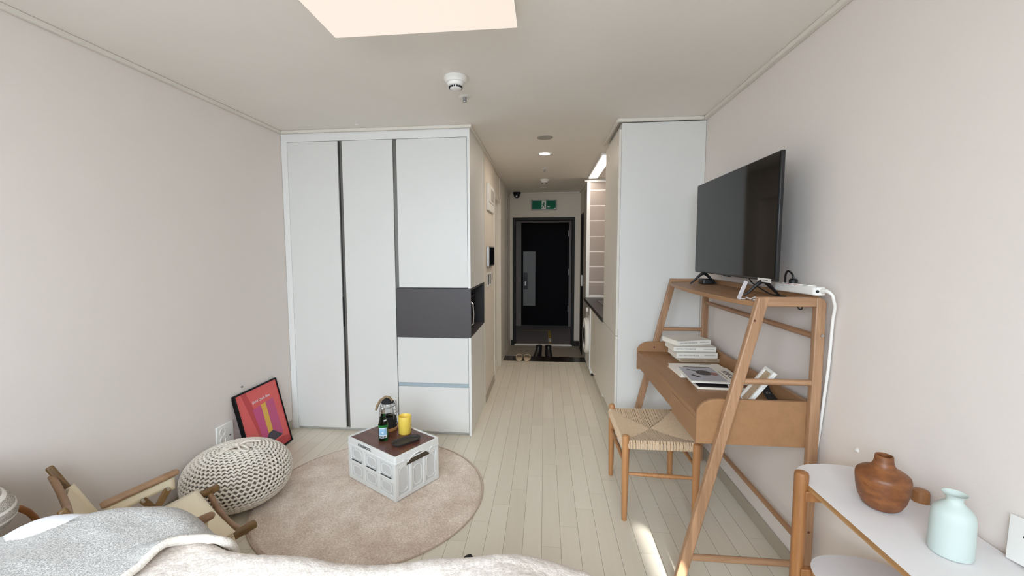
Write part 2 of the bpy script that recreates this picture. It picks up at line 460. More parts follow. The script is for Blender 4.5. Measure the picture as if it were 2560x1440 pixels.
struct(f.build('baseboard_entrance', 'sill', smooth=False))
# right hall wall with a dark closet door
m = MB(); m.box(XK, 5.62, ZE, XK + .7, YE, ZC); struct(m.build('wall_hall_right', 'wall_hall', smooth=False))
d = MB(); d.box(XK - .012, 6.22, ZE + .01, XK, 6.62, 2.02)
dd = struct(d.build('door_2', 'navy', bevel=.002, smooth=False))
h = MB(); h.box(XK - .03, 6.235, .96, XK - .012, 6.26, 1.12); h.build('handle', 'whitep', dd, bevel=.004)
d = MB(); d.box(XK - .008, 5.70, ZE + .01, XK, 6.20, 2.3); struct(d.build('door_4', 'greyp', bevel=.002, smooth=False))
# corridor beyond the open entrance
m = MB(); m.box(-1.6, 8.67, ZE, -.478, 8.80, 2.40); m.box(.485, 8.67, ZE, 1.6, 8.80, 2.40); m.box(-.478, 8.67, 2.05, .485, 8.80, 2.40)
struct(m.build('wall_corridor', 'corrwall', smooth=False))
m = MB(); m.box(-1.7, YE + .14, ZE, -1.6, 8.8, 2.4); struct(m.build('wall_corridor_left', 'corrwall', smooth=False))
m = MB(); m.box(1.6, YE + .14, ZE, 1.7, 8.8, 2.4); struct(m.build('wall_corridor_right', 'corrwall', smooth=False))
d = MB(); d.box(-.478, 8.70, ZE + .008, .485, 8.75, 2.05); d3 = struct(d.build('door_3', 'navy', smooth=False))
p = MB(); p.box(-.437, 8.692, .354, -.190, 8.70, 1.467); p.build('steel_plate', 'plate', d3)
p = MB(); p.prism(rrect(.075, .34, .012, 4, (-.388, .865)), 8.668, 8.692, 'XZ'); lk = p.build('door_lock', 'blk', d3, bevel=.003)
p = MB(); p.box(-.405, 8.655, .77, -.37, 8.668, .86); p.build('lock_handle', 'steel', lk, bevel=.004)
for z in (.30, 1.05, 1.83):
    p = MB(); p.tube([(.478, 8.69, z - .06), (.478, 8.69, z + .06)], .012, 10); p.build('hinge', 'steel', d3)
tp = MB(); tp.box(.07, 7.02, ZE, .12, 8.2, ZE + .002); tp.box(-.40, 8.17, ZE, .12, 8.2, ZE + .002)
tag(tp.build('floor_tape', 'warmtape', smooth=False), 'strip of yellow marking tape stuck on the grey corridor floor outside the door', 'tape')
tp = thing('floor_sticker', 'small white sticker with a dark mark on the corridor tape', 'sticker', (.095, 7.28, ZE + .002))
p = MB(); p.box(.072, 7.15, ZE + .002, .118, 7.42, ZE + .004); p.build('sheet', 'whitem', tp, off=tp.location)
p = MB(); p.lathe([(.014, 0), (.014, .001)], 16, (.095, 7.31, ZE + .004)); p.build('mark', 'ink', tp, off=tp.location)

# ---- cornices and skirting
def cornice(name, pts, w=.024, h=.024):
    """stepped strip under the ceiling: pts is a list of (x,y) segments with an inward normal"""
    m = MB()
    for (x0, y0, x1, y1) in pts:
        m.box(min(x0, x1), min(y0, y1), ZC - h, max(x0, x1), max(y0, y1), ZC)
    return struct(m.build(name, 'trimw', bevel=.005, seg=2))
cornice('trim_6', [(XL, YB, XL + .022, 3.22)])
cornice('trim_7', [(XR - .026, YB, XR, 3.20)])
cornice('trim_8', [(XL + .022, 3.188, XH + .012, 3.212)])
cornice('trim_9', [(XH - .01, 3.212, XH + .012, YE - .02)])
cornice('trim_10', [(.512, 3.172, XR - .026, 3.196)])
cornice('trim_11', [(.508, 3.196, .528, 3.88)])
cornice('trim_12', [(XH + .012, YE - .022, XK, YE)])
cornice('trim_13', [(XK - .02, 5.62, XK, YE - .022)])
m = MB(); m.box(XL, YB, 0, XL + .008, 3.20, .075); struct(m.build('baseboard_left', 'base', bevel=.002))
m = MB(); m.box(XR - .008, YB, 0, XR, 3.19, .075); struct(m.build('baseboard_right', 'base', bevel=.002))
m = MB(); m.box(XH, 3.96, 0, XH + .006, 4.655, .075); struct(m.build('baseboard_hall', 'base', bevel=.002))

# ------------------------------------------------------------------ built-in wardrobe and tower cabinet
zd0, zd1 = .024, 2.313
WARD = thing('wardrobe', 'white built-in wardrobe with two tall doors against the left wall', 'wardrobe', (-1.61, 3.58, 0))
L = WARD.location
m = MB(); m.box(XL + .002, YW, .002, -2.019, 3.95, 2.399); m.box(-2.019, YW, zd1 + .003, -.5867, 3.95, 2.399)
m.box(-2.019, YW + .03, .05, -1.163, 3.95, zd1 + .003)
m.build('carcass', 'lamedge', WARD, L, bevel=.0012)
m = MB(); m.box(-2.019, YW + .018, .002, -1.163, YW + .03, .05); m.build('plinth', 'plinth', WARD, L)
m = MB(); m.box(-2.0165, YW - .001, zd0, -1.605, YW + .018, zd1); m.build('door', 'lam', WARD, L, bevel=.001)
m = MB(); m.box(-1.570, YW - .001, zd0, -1.1645, YW + .018, zd1); m.build('door', 'lam', WARD, L, bevel=.001)
m = MB(); m.box(-1.589, YW + .004, .03, -1.571, YW + .020, zd1)
m.mat(1).box(-1.604, YW + .012, .03, -1.589, YW + .028, zd1); m.build('handle_channel', ['chan', 'chandark'], WARD, L)
m = MB(); m.box(-1.603, YW + .002, .86, -1.597, YW + .012, 1.10); m.build('handle', 'blk', WARD, L, bevel=.001)

TOW = thing('tower_cabinet', 'white corner cabinet with a dark open niche and two wide drawers', 'cabinet', (-.86, 3.58, 0))
L = TOW.location
m = MB(); m.box(-.5865, YW - .003, .0, XH - .006, 3.95, .787); m.box(-.5865, YW - .003, 1.174, XH - .006, 3.95, 2.399)
m.box(-1.160, YW + .03, .05, -.5865, 3.95, .787); m.box(-1.160, YW + .03, 1.174, -.5865, 3.95, zd1)
m.build('carcass', 'lamedge', TOW, L, bevel=.0012)
m = MB(); m.box(-1.160, YW + .018, .002, -.5865, YW + .03, .05); m.build('plinth', 'plinth', TOW, L)
m = MB(); m.box(-1.134, YW - .001, 1.180, -.589, YW + .018, zd1); m.build('door', 'lam', TOW, L, bevel=.001)
m = MB(); m.box(-1.1605, YW + .006, 1.180, -1.135, YW + .020, zd1); m.build('handle_channel', 'chan', TOW, L)
m = MB(); m.box(-1.157, YW - .001, .420, -.589, YW + .018, .783); m.build('drawer', 'lam', TOW, L, bevel=.001)
m = MB(); m.box(-1.157, YW - .001, zd0, -.589, YW + .018, .387); m.build('drawer', 'lam', TOW, L, bevel=.001)
m = MB(); m.box(-1.157, YW + .008, .388, -.589, YW + .022, .419); m.build('handle_channel', 'chanlite', TOW, L)
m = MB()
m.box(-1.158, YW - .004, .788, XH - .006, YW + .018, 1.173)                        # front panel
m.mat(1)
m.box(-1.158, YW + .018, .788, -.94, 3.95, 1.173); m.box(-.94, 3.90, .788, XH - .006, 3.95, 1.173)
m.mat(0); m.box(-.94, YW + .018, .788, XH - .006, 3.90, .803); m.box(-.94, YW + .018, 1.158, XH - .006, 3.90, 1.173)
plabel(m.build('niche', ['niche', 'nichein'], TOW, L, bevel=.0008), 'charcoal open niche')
MW = thing('microwave', 'black microwave oven inside the dark open niche of the corner cabinet', 'microwave', (-.77, 3.57, .803))
L = MW.location
m = MB(); m.box(-.925, 3.34, .808, -.625, 3.80, 1.08)
for y in (3.37, 3.77): m.box(-.91, y, .803, -.64, y + .02, .808)
m.build('body', 'blk', MW, L, bevel=.006)
m = MB(); m.box(-.625, 3.345, .815, -.607, 3.70, 1.072); m.build('oven_door', 'blkgloss', MW, L, bevel=.004)
m = MB(); m.tube([(-.607, 3.40, .85), (-.583, 3.40, .87), (-.578, 3.40, .95), (-.583, 3.40, 1.03), (-.607, 3.40, 1.05)], .008, 8); m.build('handle', 'chrome', MW, L)

# ------------------------------------------------------------------ kitchen side
TALL = thing('tall_cabinet', 'tall white fridge-style cabinet in front of the kitchen strip', 'cabinet', (.83, 3.53, 0))
L = TALL.location
m = MB(); m.box(.548, 3.2, .0, XR - .002, 3.218, 2.374); m.box(.548, 3.218, .165, XR - .002, 3.868, 2.374); m.box(.60, 3.218, .0, XR - .002, 3.868, .165)
m.build('carcass', 'lam', TALL, L, bevel=.001)
m = MB(); m.box(.530, 3.203, .165, .547, 3.866, .822); m.build('door', 'lamwarm', TALL, L, bevel=.001)
m = MB(); m.box(.530, 3.203, .828, .547, 3.866, 2.33); m.build('door', 'lamwarm', TALL, L, bevel=.001)
BC = thing('base_cabinet', 'low white kitchen cabinet with two doors under the black worktop', 'cabinet', (.85, 4.4, 0))
L = BC.location
m = MB(); m.box(.55, 3.872, .12, XR - .002, 4.93, .818); m.box(.60, 3.872, 0, XR - .002, 4.93, .12); m.build('carcass', 'lamwarm', BC, L)
for y0, y1 in ((3.875, 4.365), (4.37, 4.905)):
    m = MB(); m.box(.532, y0, .125, .549, y1, .81); m.build('door', 'lamwarm', BC, L, bevel=.001)
m = MB(); m.box(.520, 4.908, .10, .549, 4.935, .818); plabel(m.build('end_panel', 'lamedge', BC, L, bevel=.001), 'bright white end panel')
m = MB(); m.box(.515, 3.872, .82, XR - .002, 5.612, .86)
WT = tag(m.build('worktop', 'ctop', bevel=.003), 'black kitchen worktop running behind the tall white cabinet', 'worktop')
m = MB(); m.prism(rrect(.36, .5, .02, 4, (.82, 4.95)), .8605, .866, 'XY')
HOB = tag(m.build('cooktop', 'blkgloss', bevel=.001), 'flat black glass cooktop set on the kitchen worktop', 'cooktop')
m = MB(); m.box(.64, 4.15, .861, 1.0, 4.55, .864)
tag(m.build('sink', 'steel', bevel=.002), 'steel sink rim in the black worktop near the tall cabinet', 'sink')
WM = thing('washing_machine', 'white front loading washing machine under the far end of the black worktop', 'washing machine', (.84, 5.26, 0))
L = WM.location
m = MB(); m.box(.535, 4.955, .03, 1.10, 5.555, .815)
m.build('body', 'whitep', WM, L, bevel=.012, seg=3)
for y in (5.0, 5.5):
    for x in (.57, 1.05):
        m = MB(); m.lathe([(.02, 0), (.02, .03)], 12, (x, y, 0)); m.build('foot', 'blk', WM, L)
ax = Matrix.Rotation(-PI/2, 4, 'Y')
m = MB(); m.lathe([(.16, 0), (.215, 0), (.22, .02), (.205, .045), (.17, .05), (.16, .03), (.16, 0)], 40, (.535, 5.255, .43), ax, caps=False); m.build('porthole_ring', 'whitep', WM, L)
m = MB(); m.lathe([(.165, .004), (.155, .03), (.10, .05), (.0, .058)], 40, (.535, 5.255, .43), ax); m.build('porthole_glass', 'blkgloss', WM, L)
m = MB(); m.box(.528, 5.0, .70, .536, 5.5, .80); m.build('control_panel', 'greyp', WM, L, bevel=.002)
m = MB(); m.lathe([(.03, 0), (.028, .022), (.0, .024)], 20, (.528, 5.22, .75), ax); m.build('dial', 'whitep', WM, L)
# tiled end wall of the kitchen
m = MB(); m.box(.552, 5.606, .862, XR, 5.618, 2.372)
struct(m.build('wall_kitchen_end', 'grout', smooth=False))
m = MB()
zs = [.888, 1.062, 1.262, 1.457, 1.655, 1.853, 2.045, 2.243, 2.362]
for a, b in zip(zs[:-1], zs[1:]): m.box(.580, 5.604, a + .006, XR - .001, 5.613, b - .006)
struct(m.build('wall_tiles', 'tile', bevel=.001))
m = MB(); m.box(.535, 5.585, .862, .578, 5.62, 2.36); m.box(.505, 5.58, 2.345, XR, 5.62, 2.374)
struct(m.build('trim_14', 'lamedge', bevel=.002))

# ------------------------------------------------------------------ ceiling fittings
LP = thing('ceiling_light', 'large flat rectangular light panel glowing on the ceiling', 'ceiling light', (-.497, 1.18, 2.35))
L = LP.location
m = MB(); m.box(-.879, .58, 2.35, -.115, 1.778, 2.356); m.build('diffuser', 'panel', LP, L)
m = MB(); m.box(-.876, .583, 2.356, -.118, 1.775, ZC - .001); m.build('housing', 'whitem', LP, L)
def smoke(x, y, s, label, ring):
    t = thing('smoke_detector', label, 'smoke detector', (x, y, ZC))
    m = MB(); m.lathe([(.064*s, -.001), (.066*s, -.012*s), (.058*s, -.020*s), (.052*s, -.030*s), (.046*s, -.032*s)], 36); m.build('base', 'whitep', t)
    m = MB(); m.lathe([(.046*s, -.032*s), (.040*s, -.046*s), (.034*s, -.049*s), (.031*s, -.062*s), (.022*s, -.066*s), (.0, -.067*s)], 36); m.build('sensor_head', 'whitep', t)
    if ring:
        m = MB()
        for k in range(16):
            a = 2*PI*k/16; q = Matrix.Rotation(a, 4, 'Z')
            m.box(.0325*s, -.0045*s, -.060*s, .0365*s, .0045*s, -.051*s, q)
        m.build('vent_slots', 'ink', t)
    return t
smoke(-.487, 2.35, 1.0, 'round white smoke detector with dark slots on the room ceiling near the light panel', True)
smoke(-.010, 5.66, .9, 'small round white smoke detector on the hallway ceiling', True)
def sprinkler(x, y, s, label):
    t = thing('ceiling_sprinkler', label, 'sprinkler', (x, y, ZC))
    m = MB(); m.lathe([(.036*s, -.001), (.036*s, -.004), (.026*s, -.008), (.012*s, -.009)], 28); m.build('rosette', 'whitep', t)
    m = MB(); m.lathe([(.012*s, -.008), (.011*s, -.026), (.006*s, -.030), (.013*s, -.032), (.012*s, -.036), (.0, -.037)], 20); m.build('nozzle', 'steel', t)
sprinkler(-.49, 2.63, 1.0, 'sprinkler head with a steel nozzle on the room ceiling behind the slotted smoke detector')
sprinkler(-.009, 4.92, .8, 'dark little sprinkler head on the hallway ceiling between the downlight and the far detector')
m = MB(); m.lathe([(.067, -.001), (.066, -.005), (.0, -.006)], 36, (-.004, 3.62, ZC))
tag(m.build('ceiling_speaker', 'greyp'), 'flat grey round disc on the hallway ceiling before the downlight', 'speaker')
DL = thing('downlight', 'round recessed downlight glowing on the hallway ceiling', 'downlight', (-.006, 4.20, ZC))
m = MB(); m.lathe([(.066, -.001), (.066, -.005), (.052, -.004)], 36, caps=False); m.build('rim', 'whitep', DL)
m = MB(); m.lathe([(.052, -.003), (.0, -.003)], 36); m.build('lens', 'dl', DL)
m = MB(); m.lathe([(.055, -.001), (.054, -.006), (.0, -.008)], 30, (-.026, 6.40, ZC))
tag(m.build('ceiling_sensor', 'whitem'), 'faint flat round disc on the ceiling nearest the entrance', 'sensor')
m = MB(); m.lathe([(.016, -.001), (.015, -.007), (.0, -.008)], 20, (-1.39, 3.10, ZC))
tag(m.build('ceiling_disc', 'whitem'), 'tiny round cap on the ceiling above the wardrobe', 'cap')
CAM = thing('dome_camera', 'small black dome camera in the ceiling corner over the entrance', 'camera', (-.445, 6.80, ZC))
m = MB(); m.lathe([(.062, -.001), (.062, -.028), (.052, -.032)], 28); m.build('mount', 'blk', CAM)
m = MB(); m.lathe([(.052, -.032), (.048, -.062), (.03, -.085), (.0, -.094)], 28); m.build('dome', 'blkgloss', CAM)
m = MB(); m.box(-.012, -.06, -.08, .012, -.045, -.06); m.build('lens', 'steel', CAM)
KL = thing('ceiling_strip_light', 'long bright strip light on the kitchen ceiling beside the tall cabinet', 'ceiling light', (.60, 4.87, ZC))
L = KL.location
m = MB(); m.box(.535, 4.22, ZC - .02, .665, 5.54, ZC - .001); m.build('housing', 'whitep', KL, L, bevel=.003)
m = MB(); m.box(.552, 4.245, ZC - .024, .648, 5.515, ZC - .019); m.build('diffuser', 'tube', KL, L)

# exit sign over the entrance
ES = thing('exit_sign', 'green running man exit sign on the wall over the entrance door', 'sign', (-.012, YE - .01, 2.20))
k = 6.85 / 6.57
m = MB(); m.box(-.205, -.010, -.078, .195, .009, .078); m.build('housing', 'sill', ES, bevel=.003)
m = MB(); m.box(-.197, -.013, -.070, .187, -.010, .070); m.build('border', 'whitem', ES)
m = MB(); m.box(-.192, -.015, -.065, .182, -.013, .065); m.build('face', 'green', ES)
m = MB(); m.box(-.042, -.0165, -.062, .028, -.015, .062); m.build('pictogram_door', 'whitem', ES)
m = MB()
y0, y1 = -.0185, -.0165
c0 = (-.002, .040)
m.prism([(c0[0] + .010*math.cos(a*PI/6), c0[1] + .010*math.sin(a*PI/6)) for a in range(12)], y0, y1, 'XZ')
def limb(pts, w):
    for (a, b), (c, d) in zip(pts[:-1], pts[1:]):
        dx, dz = c - a, d - b; l = math.hypot(dx, dz); nx, nz = -dz / l * w, dx / l * w
        m.prism([(a - nx, b - nz), (c - nx, d - nz), (c + nx, d + nz), (a + nx, b + nz)], y0, y1, 'XZ')
limb([(-.004, .028), (-.010, -.008)], .0075); limb([(-.006, .024), (-.026, .016), (-.036, -.002)], .004)
limb([(-.002, .024), (.012, .006), (.026, .012)], .004); limb([(-.010, -.006), (.010, -.022), (.008, -.052)], .005)
limb([(-.012, -.006), (-.022, -.032), (-.040, -.044)], .005)
m.build('running_man', 'green', ES)
m = MB(); m.box(.05, -.0165, -.035, .088, -.015, -.02); m.build('small_print', 'trimw', ES)
m = MB(); m.prism([(.155, -.062), (.178, -.062), (.178, -.042)], -.0165, -.015, 'XZ'); m.build('corner_mark', 'whitem', ES)

# ------------------------------------------------------------------ hall left wall fittings
BX = thing('breaker_box', 'white electrical distribution box with a grey window high on the hall wall', 'electrical box', (XH, 4.30, 1.98))
L = BX.location
m = MB(); m.box(XH + .001, 4.09, 1.86, XH + .022, 4.56, 2.12); m.build('cover', 'whitep', BX, L, bevel=.004)
m = MB(); m.box(XH + .022, 4.27, 1.965, XH + .025, 4.52, 2.08); m.build('label_window', 'greyp', BX, L, bevel=.001)
m = MB(); m.box(XH + .022, 4.10, 1.94, XH + .024, 4.55, 1.944); m.build('seam', 'greyp', BX, L)
IC = thing('wall_mounted_intercom', 'wall intercom with a black screen on the hall wall', 'intercom', (XH, 4.28, 1.41))
L = IC.location
m = MB(); m.box(XH + .001, 4.07, 1.31, XH + .028, 4.49, 1.51); m.build('housing', 'steel', IC, L, bevel=.004)
m = MB(); m.box(XH + .028, 4.10, 1.325, XH + .030, 4.475, 1.497); m.build('screen', 'blkgloss', IC, L)
for y0, y1, lab, dk in ((4.06, 4.17, 'light switch nearest the corner cabinet, with a black rocker', 1), (4.20, 4.31, 'middle light switch with a black rocker under the wall intercom', 1), (4.34, 4.47, 'grey-white thermostat switch farthest along the row under the intercom', 0)):
    s = thing('light_switch', lab, 'switch', (XH, (y0 + y1)/2, 1.18), 0, 'switch plates under the intercom'); L = s.location
    m = MB(); m.box(XH + .001, y0, 1.11, XH + .010, y1, 1.25); m.build('plate', 'whitep', s, L, bevel=.002)
    m = MB(); m.box(XH + .010, y0 + .025, 1.135 if dk else 1.17, XH + .014, y1 - .025, 1.235); m.build('rocker', 'blk' if dk else 'greyp', s, L, bevel=.002)

# ------------------------------------------------------------------ left wall outlet, marks
OT = thing('wall_outlet', 'white double power outlet with sockets on the left wall above the pouf', 'outlet', (XL, 2.47, .27))
L = OT.location
m = MB(); m.box(XL + .001, 2.40, .205, XL + .012, 2.545, .345); m.build('plate', 'whitep', OT, L, bevel=.004)
axx = Matrix.Rotation(PI/2, 4, 'Y')
for z in (.302, .246):
    m = MB(); m.lathe([(.026, -.001), (.026, .004), (.022, .004), (.020, .0012), (.0, .0012)], 28, (XL + .012, 2.447, z), axx); so = m.build('socket', 'whitem', OT, L)
    m = MB()
    for dy in (-.009, .009): m.lathe([(.0022, .0018), (.0, .0018)], 10, (XL + .012, 2.447 + dy, z), axx)
    m.build('pin_holes', 'chan', so, L)
m = MB(); m.lathe([(.006, -.001), (.006, .003), (.0, .004)], 14, (XL + .012, 2.51, .258), axx); m.build('antenna_jack', 'chan', OT, L)
m = MB(); m.lathe([(.008, 0), (.007, .006), (.0, .008)], 12, (XL, 2.654, .533), axx)
tag(m.build('wall_screw', 'steel'), 'tiny screw left in the left wall above the poster', 'screw')
m = MB(); m.lathe([(.010, 0), (.008, .004), (.003, .006), (.0, .004)], 12, (XR, 1.607, .732), Matrix.Rotation(-PI/2, 4, 'Y'))
tag(m.build('wall_plug', 'whitem'), 'small filled screw hole in the right wall beside the desk', 'wall plug')

# ------------------------------------------------------------------ round rug
RC, RR = (-1.0285, 2.378), .668
RUG = thing('round_rug', 'round beige shaggy rug under the white crate', 'rug', (RC[0], RC[1], 0))
pile = MB()
nr, na = 60, 260
vs = []
for i in range(nr + 1):
    r = (RR - .008) * i / nr
    for k in range(na):
        a = 2*PI*k/na; x, y = r*math.cos(a), r*math.sin(a)
        z = .010 + .0032 * noise.noise(Vector((x*60, y*60, 0))) + .0022 * noise.noise(Vector((x*150, y*150, 4)))
        if i == nr: z = .001
        vs.append((x, y, z))
fs = [(i*na + k, i*na + (k+1) % na, (i+1)*na + (k+1) % na, (i+1)*na + k) for i in range(nr) for k in range(na)]
pile._add(vs, fs); pile.build('pile', 'rug', RUG)
m = MB(); m.tube([(RR*math.cos(2*PI*k/160)-.003*math.cos(2*PI*k/160), (RR-.003)*math.sin(2*PI*k/160), .004) for k in range(160)], .004, 8, closed=True); m.build('bound_edge', 'rugedge', RUG)

# ------------------------------------------------------------------ folding crate used as a low table
CR = thing('storage_crate', 'white folding plastic crate with a brown wooden top standing on the round rug', 'crate', (-.845 + .235*-.849 + .17*.528, 2.261 + .235*.528 + .17*.849, .0135), math.atan2(-.528, .849))
hx, hy = .228, .163
b = MB()
b.box(-hx, -hy, .004, hx, hy, .225)
b.build('panel', 'cratein', CR)
m = MB()
for sx in (-1, 1):
    for sy in (-1, 1):
        x0, x1 = sorted((sx*(hx - .018), sx*(hx + .007))); y0, y1 = sorted((sy*(hy - .018), sy*(hy + .007)))
        m.box(x0, y0, 0, x1, y1, .225)
for sy in (-1, 1):
    def bx(xa, xb, za, zb, d=.006):
        ya, yb = sorted((sy*hy*.98, sy*(hy + d))); m.box(xa, ya, za, xb, yb, zb)
    bx(-hx, hx, 0, .026); bx(-hx, hx, .208, .225); bx(-hx, hx, .104, .128, .008)
    for xc in (-.073, .073): bx(xc - .012, xc + .012, .02, .21)
    for xc in (-.147, 0, .147):
        for z0 in (.065, .168):
            ring_o = rrect(.098, .066, .026, 6, (xc, z0)); ring_i = rrect(.082, .050, .020, 6, (xc, z0))
            ya, yb = sorted((sy*hy, sy*(hy + .004))); m.ring(ring_o, ring_i, ya, yb, 'XZ')
for sx in (-1, 1):
    def by(ya, yb, za, zb, d=.006):
        xa, xb = sorted((sx*hx*.98, sx*(hx + d))); m.box(xa, ya, za, xb, yb, zb)
    by(-hy, hy, 0, .026); by(-hy, -.07, .19, .225); by(.07, hy, .19, .225)
    for yc in (-.053, .053): by(yc - .010, yc + .010, .02, .20, .008)
    for yc in (-.107, 0, .107):
        hgt = .155 if yc else .13
        zc = .03 + hgt / 2 + .006
        ro = rrect(.074, hgt, .034, 7, (yc, zc)); ri = rrect(.058, hgt - .016, .027, 7, (yc, zc))
        xa, xb = sorted((sx*hx, sx*(hx + .004))); m.ring(ro, ri, xa, xb, 'YZ')
m.build('ribbed_frame', 'crate', CR, bevel=.002)
m = MB(); fo = []
for yz in [(-hy, .103), (hy, .103)]: pass
for xc in (-.147, 0, .147):
    m.box(xc - .05, -hy - .0092, .1285, xc + .05, -hy - .004, .131)
m.build('fold_slot', 'gap', CR)
for sx in (-1, 1):
    m = MB()
    pts = [(-.088, .193), (.088, .193), (.082, .207), (.060, .224), (.032, .235), (.0, .239), (-.032, .235), (-.060, .224), (-.082, .207)]
    xa, xb = sorted((sx*(hx - .004), sx*.2396)); m.prism(pts, xa, xb, 'YZ')
    plabel(m.build('hand_hole_shade', 'hole_shade', CR), 'hand hole shade as a dark arched slab')  # solid dark slab stands in for the shade inside the hand hole
    m = MB(); m.tube([(sx*.2385, a_, b_ + .003) for a_, b_ in [(.112, .229), (.096, .224)] + [(p_[0], p_[1]) for p_ in pts[2:]] + [(-.096, .224), (-.112, .229)]], .0052, 8); m.build('handle_lip', 'crate', CR)
m = MB()
ro = rrect(.478, .348, .014, 5); ri = rrect(.452, .322, .006, 5)
m.ring(ro, ri, .222, .2685, 'XY'); m.ring(rrect(.483, .353, .016, 5), rrect(.47, .34, .010, 5), .222, .231, 'XY'); m.build('lid_rim', 'crate', CR, bevel=.002)
m = MB(); m.prism(rrect(.4515, .3215, .006, 5), .226, .263, 'XY'); plabel(m.build('wooden_top', 'walnut', CR), 'dark brown wooden top board')
text('lettering', 'AYERS ROCK', .0235, 'ink', CR, (-.055, -.1746, .247), (1, 0, 0), (0, 0, 1), space=.95, depth=.0007, fat=.0004)
CZ = .0135 + .2635

# things on the crate
m = MB()
m.lathe([(.0, 0), (.027, 0), (.030, .004), (.030, .095), (.027, .115), (.018, .142), (.0135, .168), (.0130, .192), (.0, .192)], 32)
BT = thing('water_bottle', 'small green glass bottle with a blue label on the crate', 'bottle', (-1.003, 2.492, CZ))
m.build('body', 'gglass', BT)
def band(name, mat, r, z0, z1, a0, a1, parent, n=16):
    m = MB(); o = []
    for k in range(n + 1):
        a = math.radians(a0 + (a1 - a0)*k/n); o.append((math.cos(a), math.sin(a)))
    vs = [(r*c, r*s, z0) for c, s in o] + [(r*c, r*s, z1) for c, s in o] + [((r-.0006)*c, (r-.0006)*s, z0) for c, s in o] + [((r-.0006)*c, (r-.0006)*s, z1) for c, s in o]
    w = n + 1
    m._add(vs, [(i, i+1, w+i+1, w+i) for i in range(n)] + [(2*w+i+1, 2*w+i, 3*w+i, 3*w+i+1) for i in range(n)] + [(0, w, 3*w, 2*w), (n, 2*w+n, 3*w+n, w+n)]
           + [(w+i, w+i+1, 3*w+i+1, 3*w+i) for i in range(n)] + [(i+1, i, 2*w+i, 2*w+i+1) for i in range(n)])
    return m.build(name, mat, parent)
lb = band('label', 'lwhite', .0308, .022, .086, -125, -25, BT)
plabel(lb, 'white and blue paper label')
band('label_blue_field', 'lblue', .0312, .042, .082, -120, -30, lb)
for k, (a, b_) in enumerate(((-116, -106), (-102, -94), (-90, -78), (-72, -66), (-60, -48), (-44, -36))): band('label_print', 'ink', .0312, .026, .036, a, b_, lb, 4)
band('label_emblem', 'lwhite', .0315, .054, .062, -86, -66, lb, 6)
band('upper_band', 'gmark', .0306, .087, .103, -180, 180, BT, 40)
band('neck_label', 'lwhite', .0232, .117, .135, -60, -10, BT, 8)
m = MB(); m.lathe([(.0140, .172), (.0142, .19), (.0145, .200), (.0125, .205), (.0, .206)], 24); plabel(m.build('cap', 'chrome', BT), 'silver cap')
MG = thing('mug', 'yellow cylindrical mug on the crate', 'mug', (-.902, 2.607, CZ))
m = MB(); m.lathe([(.0, 0), (.038, 0), (.041, .004), (.0415, .112), (.040, .115), (.0385, .112), (.037, .010), (.0, .008)], 40); m.build('body', 'yellow', MG)
m = MB(); pth = [((.039 + .030*math.sin(a*PI/8))*-.26, (.039 + .030*math.sin(a*PI/8))*.965, .058 + .032*math.cos(a*PI/8)) for a in range(0, 9)]
m.tube(pth, .006, 10); m.build('handle', 'yellow', MG)
band('printed_mark', 'strapb', .0418, .05, .062, -8, 6, MG, 4)
PT = thing('oval_tray', 'small charcoal oval dish lying near the front corner of the crate', 'tray', (-.850, 2.473, CZ), math.atan2(.127, .135) + .06)
m = MB()
def stad(L_, W_, n=12):
    r = W_/2; c = L_/2 - r
    return [(c + r*math.cos(-PI/2 + PI*k/n), r*math.sin(-PI/2 + PI*k/n)) for k in range(n+1)] + [(-c + r*math.cos(PI/2 + PI*k/n), r*math.sin(PI/2 + PI*k/n)) for k in range(n+1)]
rings = [(stad(.176, .076), 0.0), (stad(.190, .090), .016), (stad(.188, .088), .0175), (stad(.182, .082), .016), (stad(.170, .070), .006)]
nn = len(rings[0][0]); vs = [(x, y, z) for pts, z in rings for x, y in pts]
fs = [(i*nn + k, i*nn + (k+1) % nn, (i+1)*nn + (k+1) % nn, (i+1)*nn + k) for i in range(len(rings)-1) for k in range(nn)]
fs += [list(range(nn))[::-1], [(len(rings)-1)*nn + k for k in range(nn)]]
m._add(vs, fs); m.build('dish', 'trayblk', PT)
LN = thing('camping_lantern', 'wire caged black camping lantern with a rope handle behind the green bottle', 'lantern', (-1.035, 2.660, CZ))
m = MB(); m.lathe([(.0, 0), (.062, 0), (.064, .003), (.064, .016), (.060, .019), (.0, .019)], 40); plabel(m.build('base_ring', 'cork', LN), 'wooden base ring')
m = MB(); m.lathe([(.057, .019), (.058, .06), (.054, .082), (.044, .088), (.0, .088)], 40); m.build('body', 'blkmat', LN)
m = MB(); m.lathe([(.036, .088), (.040, .12), (.038, .165), (.033, .178), (.031, .178), (.036, .165), (.038, .12), (.034, .088)], 32); m.build('glass', 'cglass', LN)
m = MB(); m.lathe([(.040, .178), (.042, .184), (.032, .197), (.022, .206), (.012, .216), (.0, .218)], 32); m.build('cap', 'blkmat', LN)
m = MB()
for k in range(6):
    a = PI/6 + k*PI/3; c, s = math.cos(a), math.sin(a)
    m.tube([(.056*c, .056*s, .078), (.055*c, .055*s, .12), (.047*c, .047*s, .165), (.040*c, .040*s, .183)], .0018, 6)
for r, z in ((.0555, .115), (.048, .160)):
    m.tube([(r*math.cos(2*PI*k/40), r*math.sin(2*PI*k/40), z) for k in range(40)], .0018, 6, closed=True)
m.build('wire_cage', 'chan', LN)
m = MB(); m.tube([(.058, -.01, .045), (.080, -.012, .047)], .008, 12); m.build('switch_knob', 'chrome', LN)
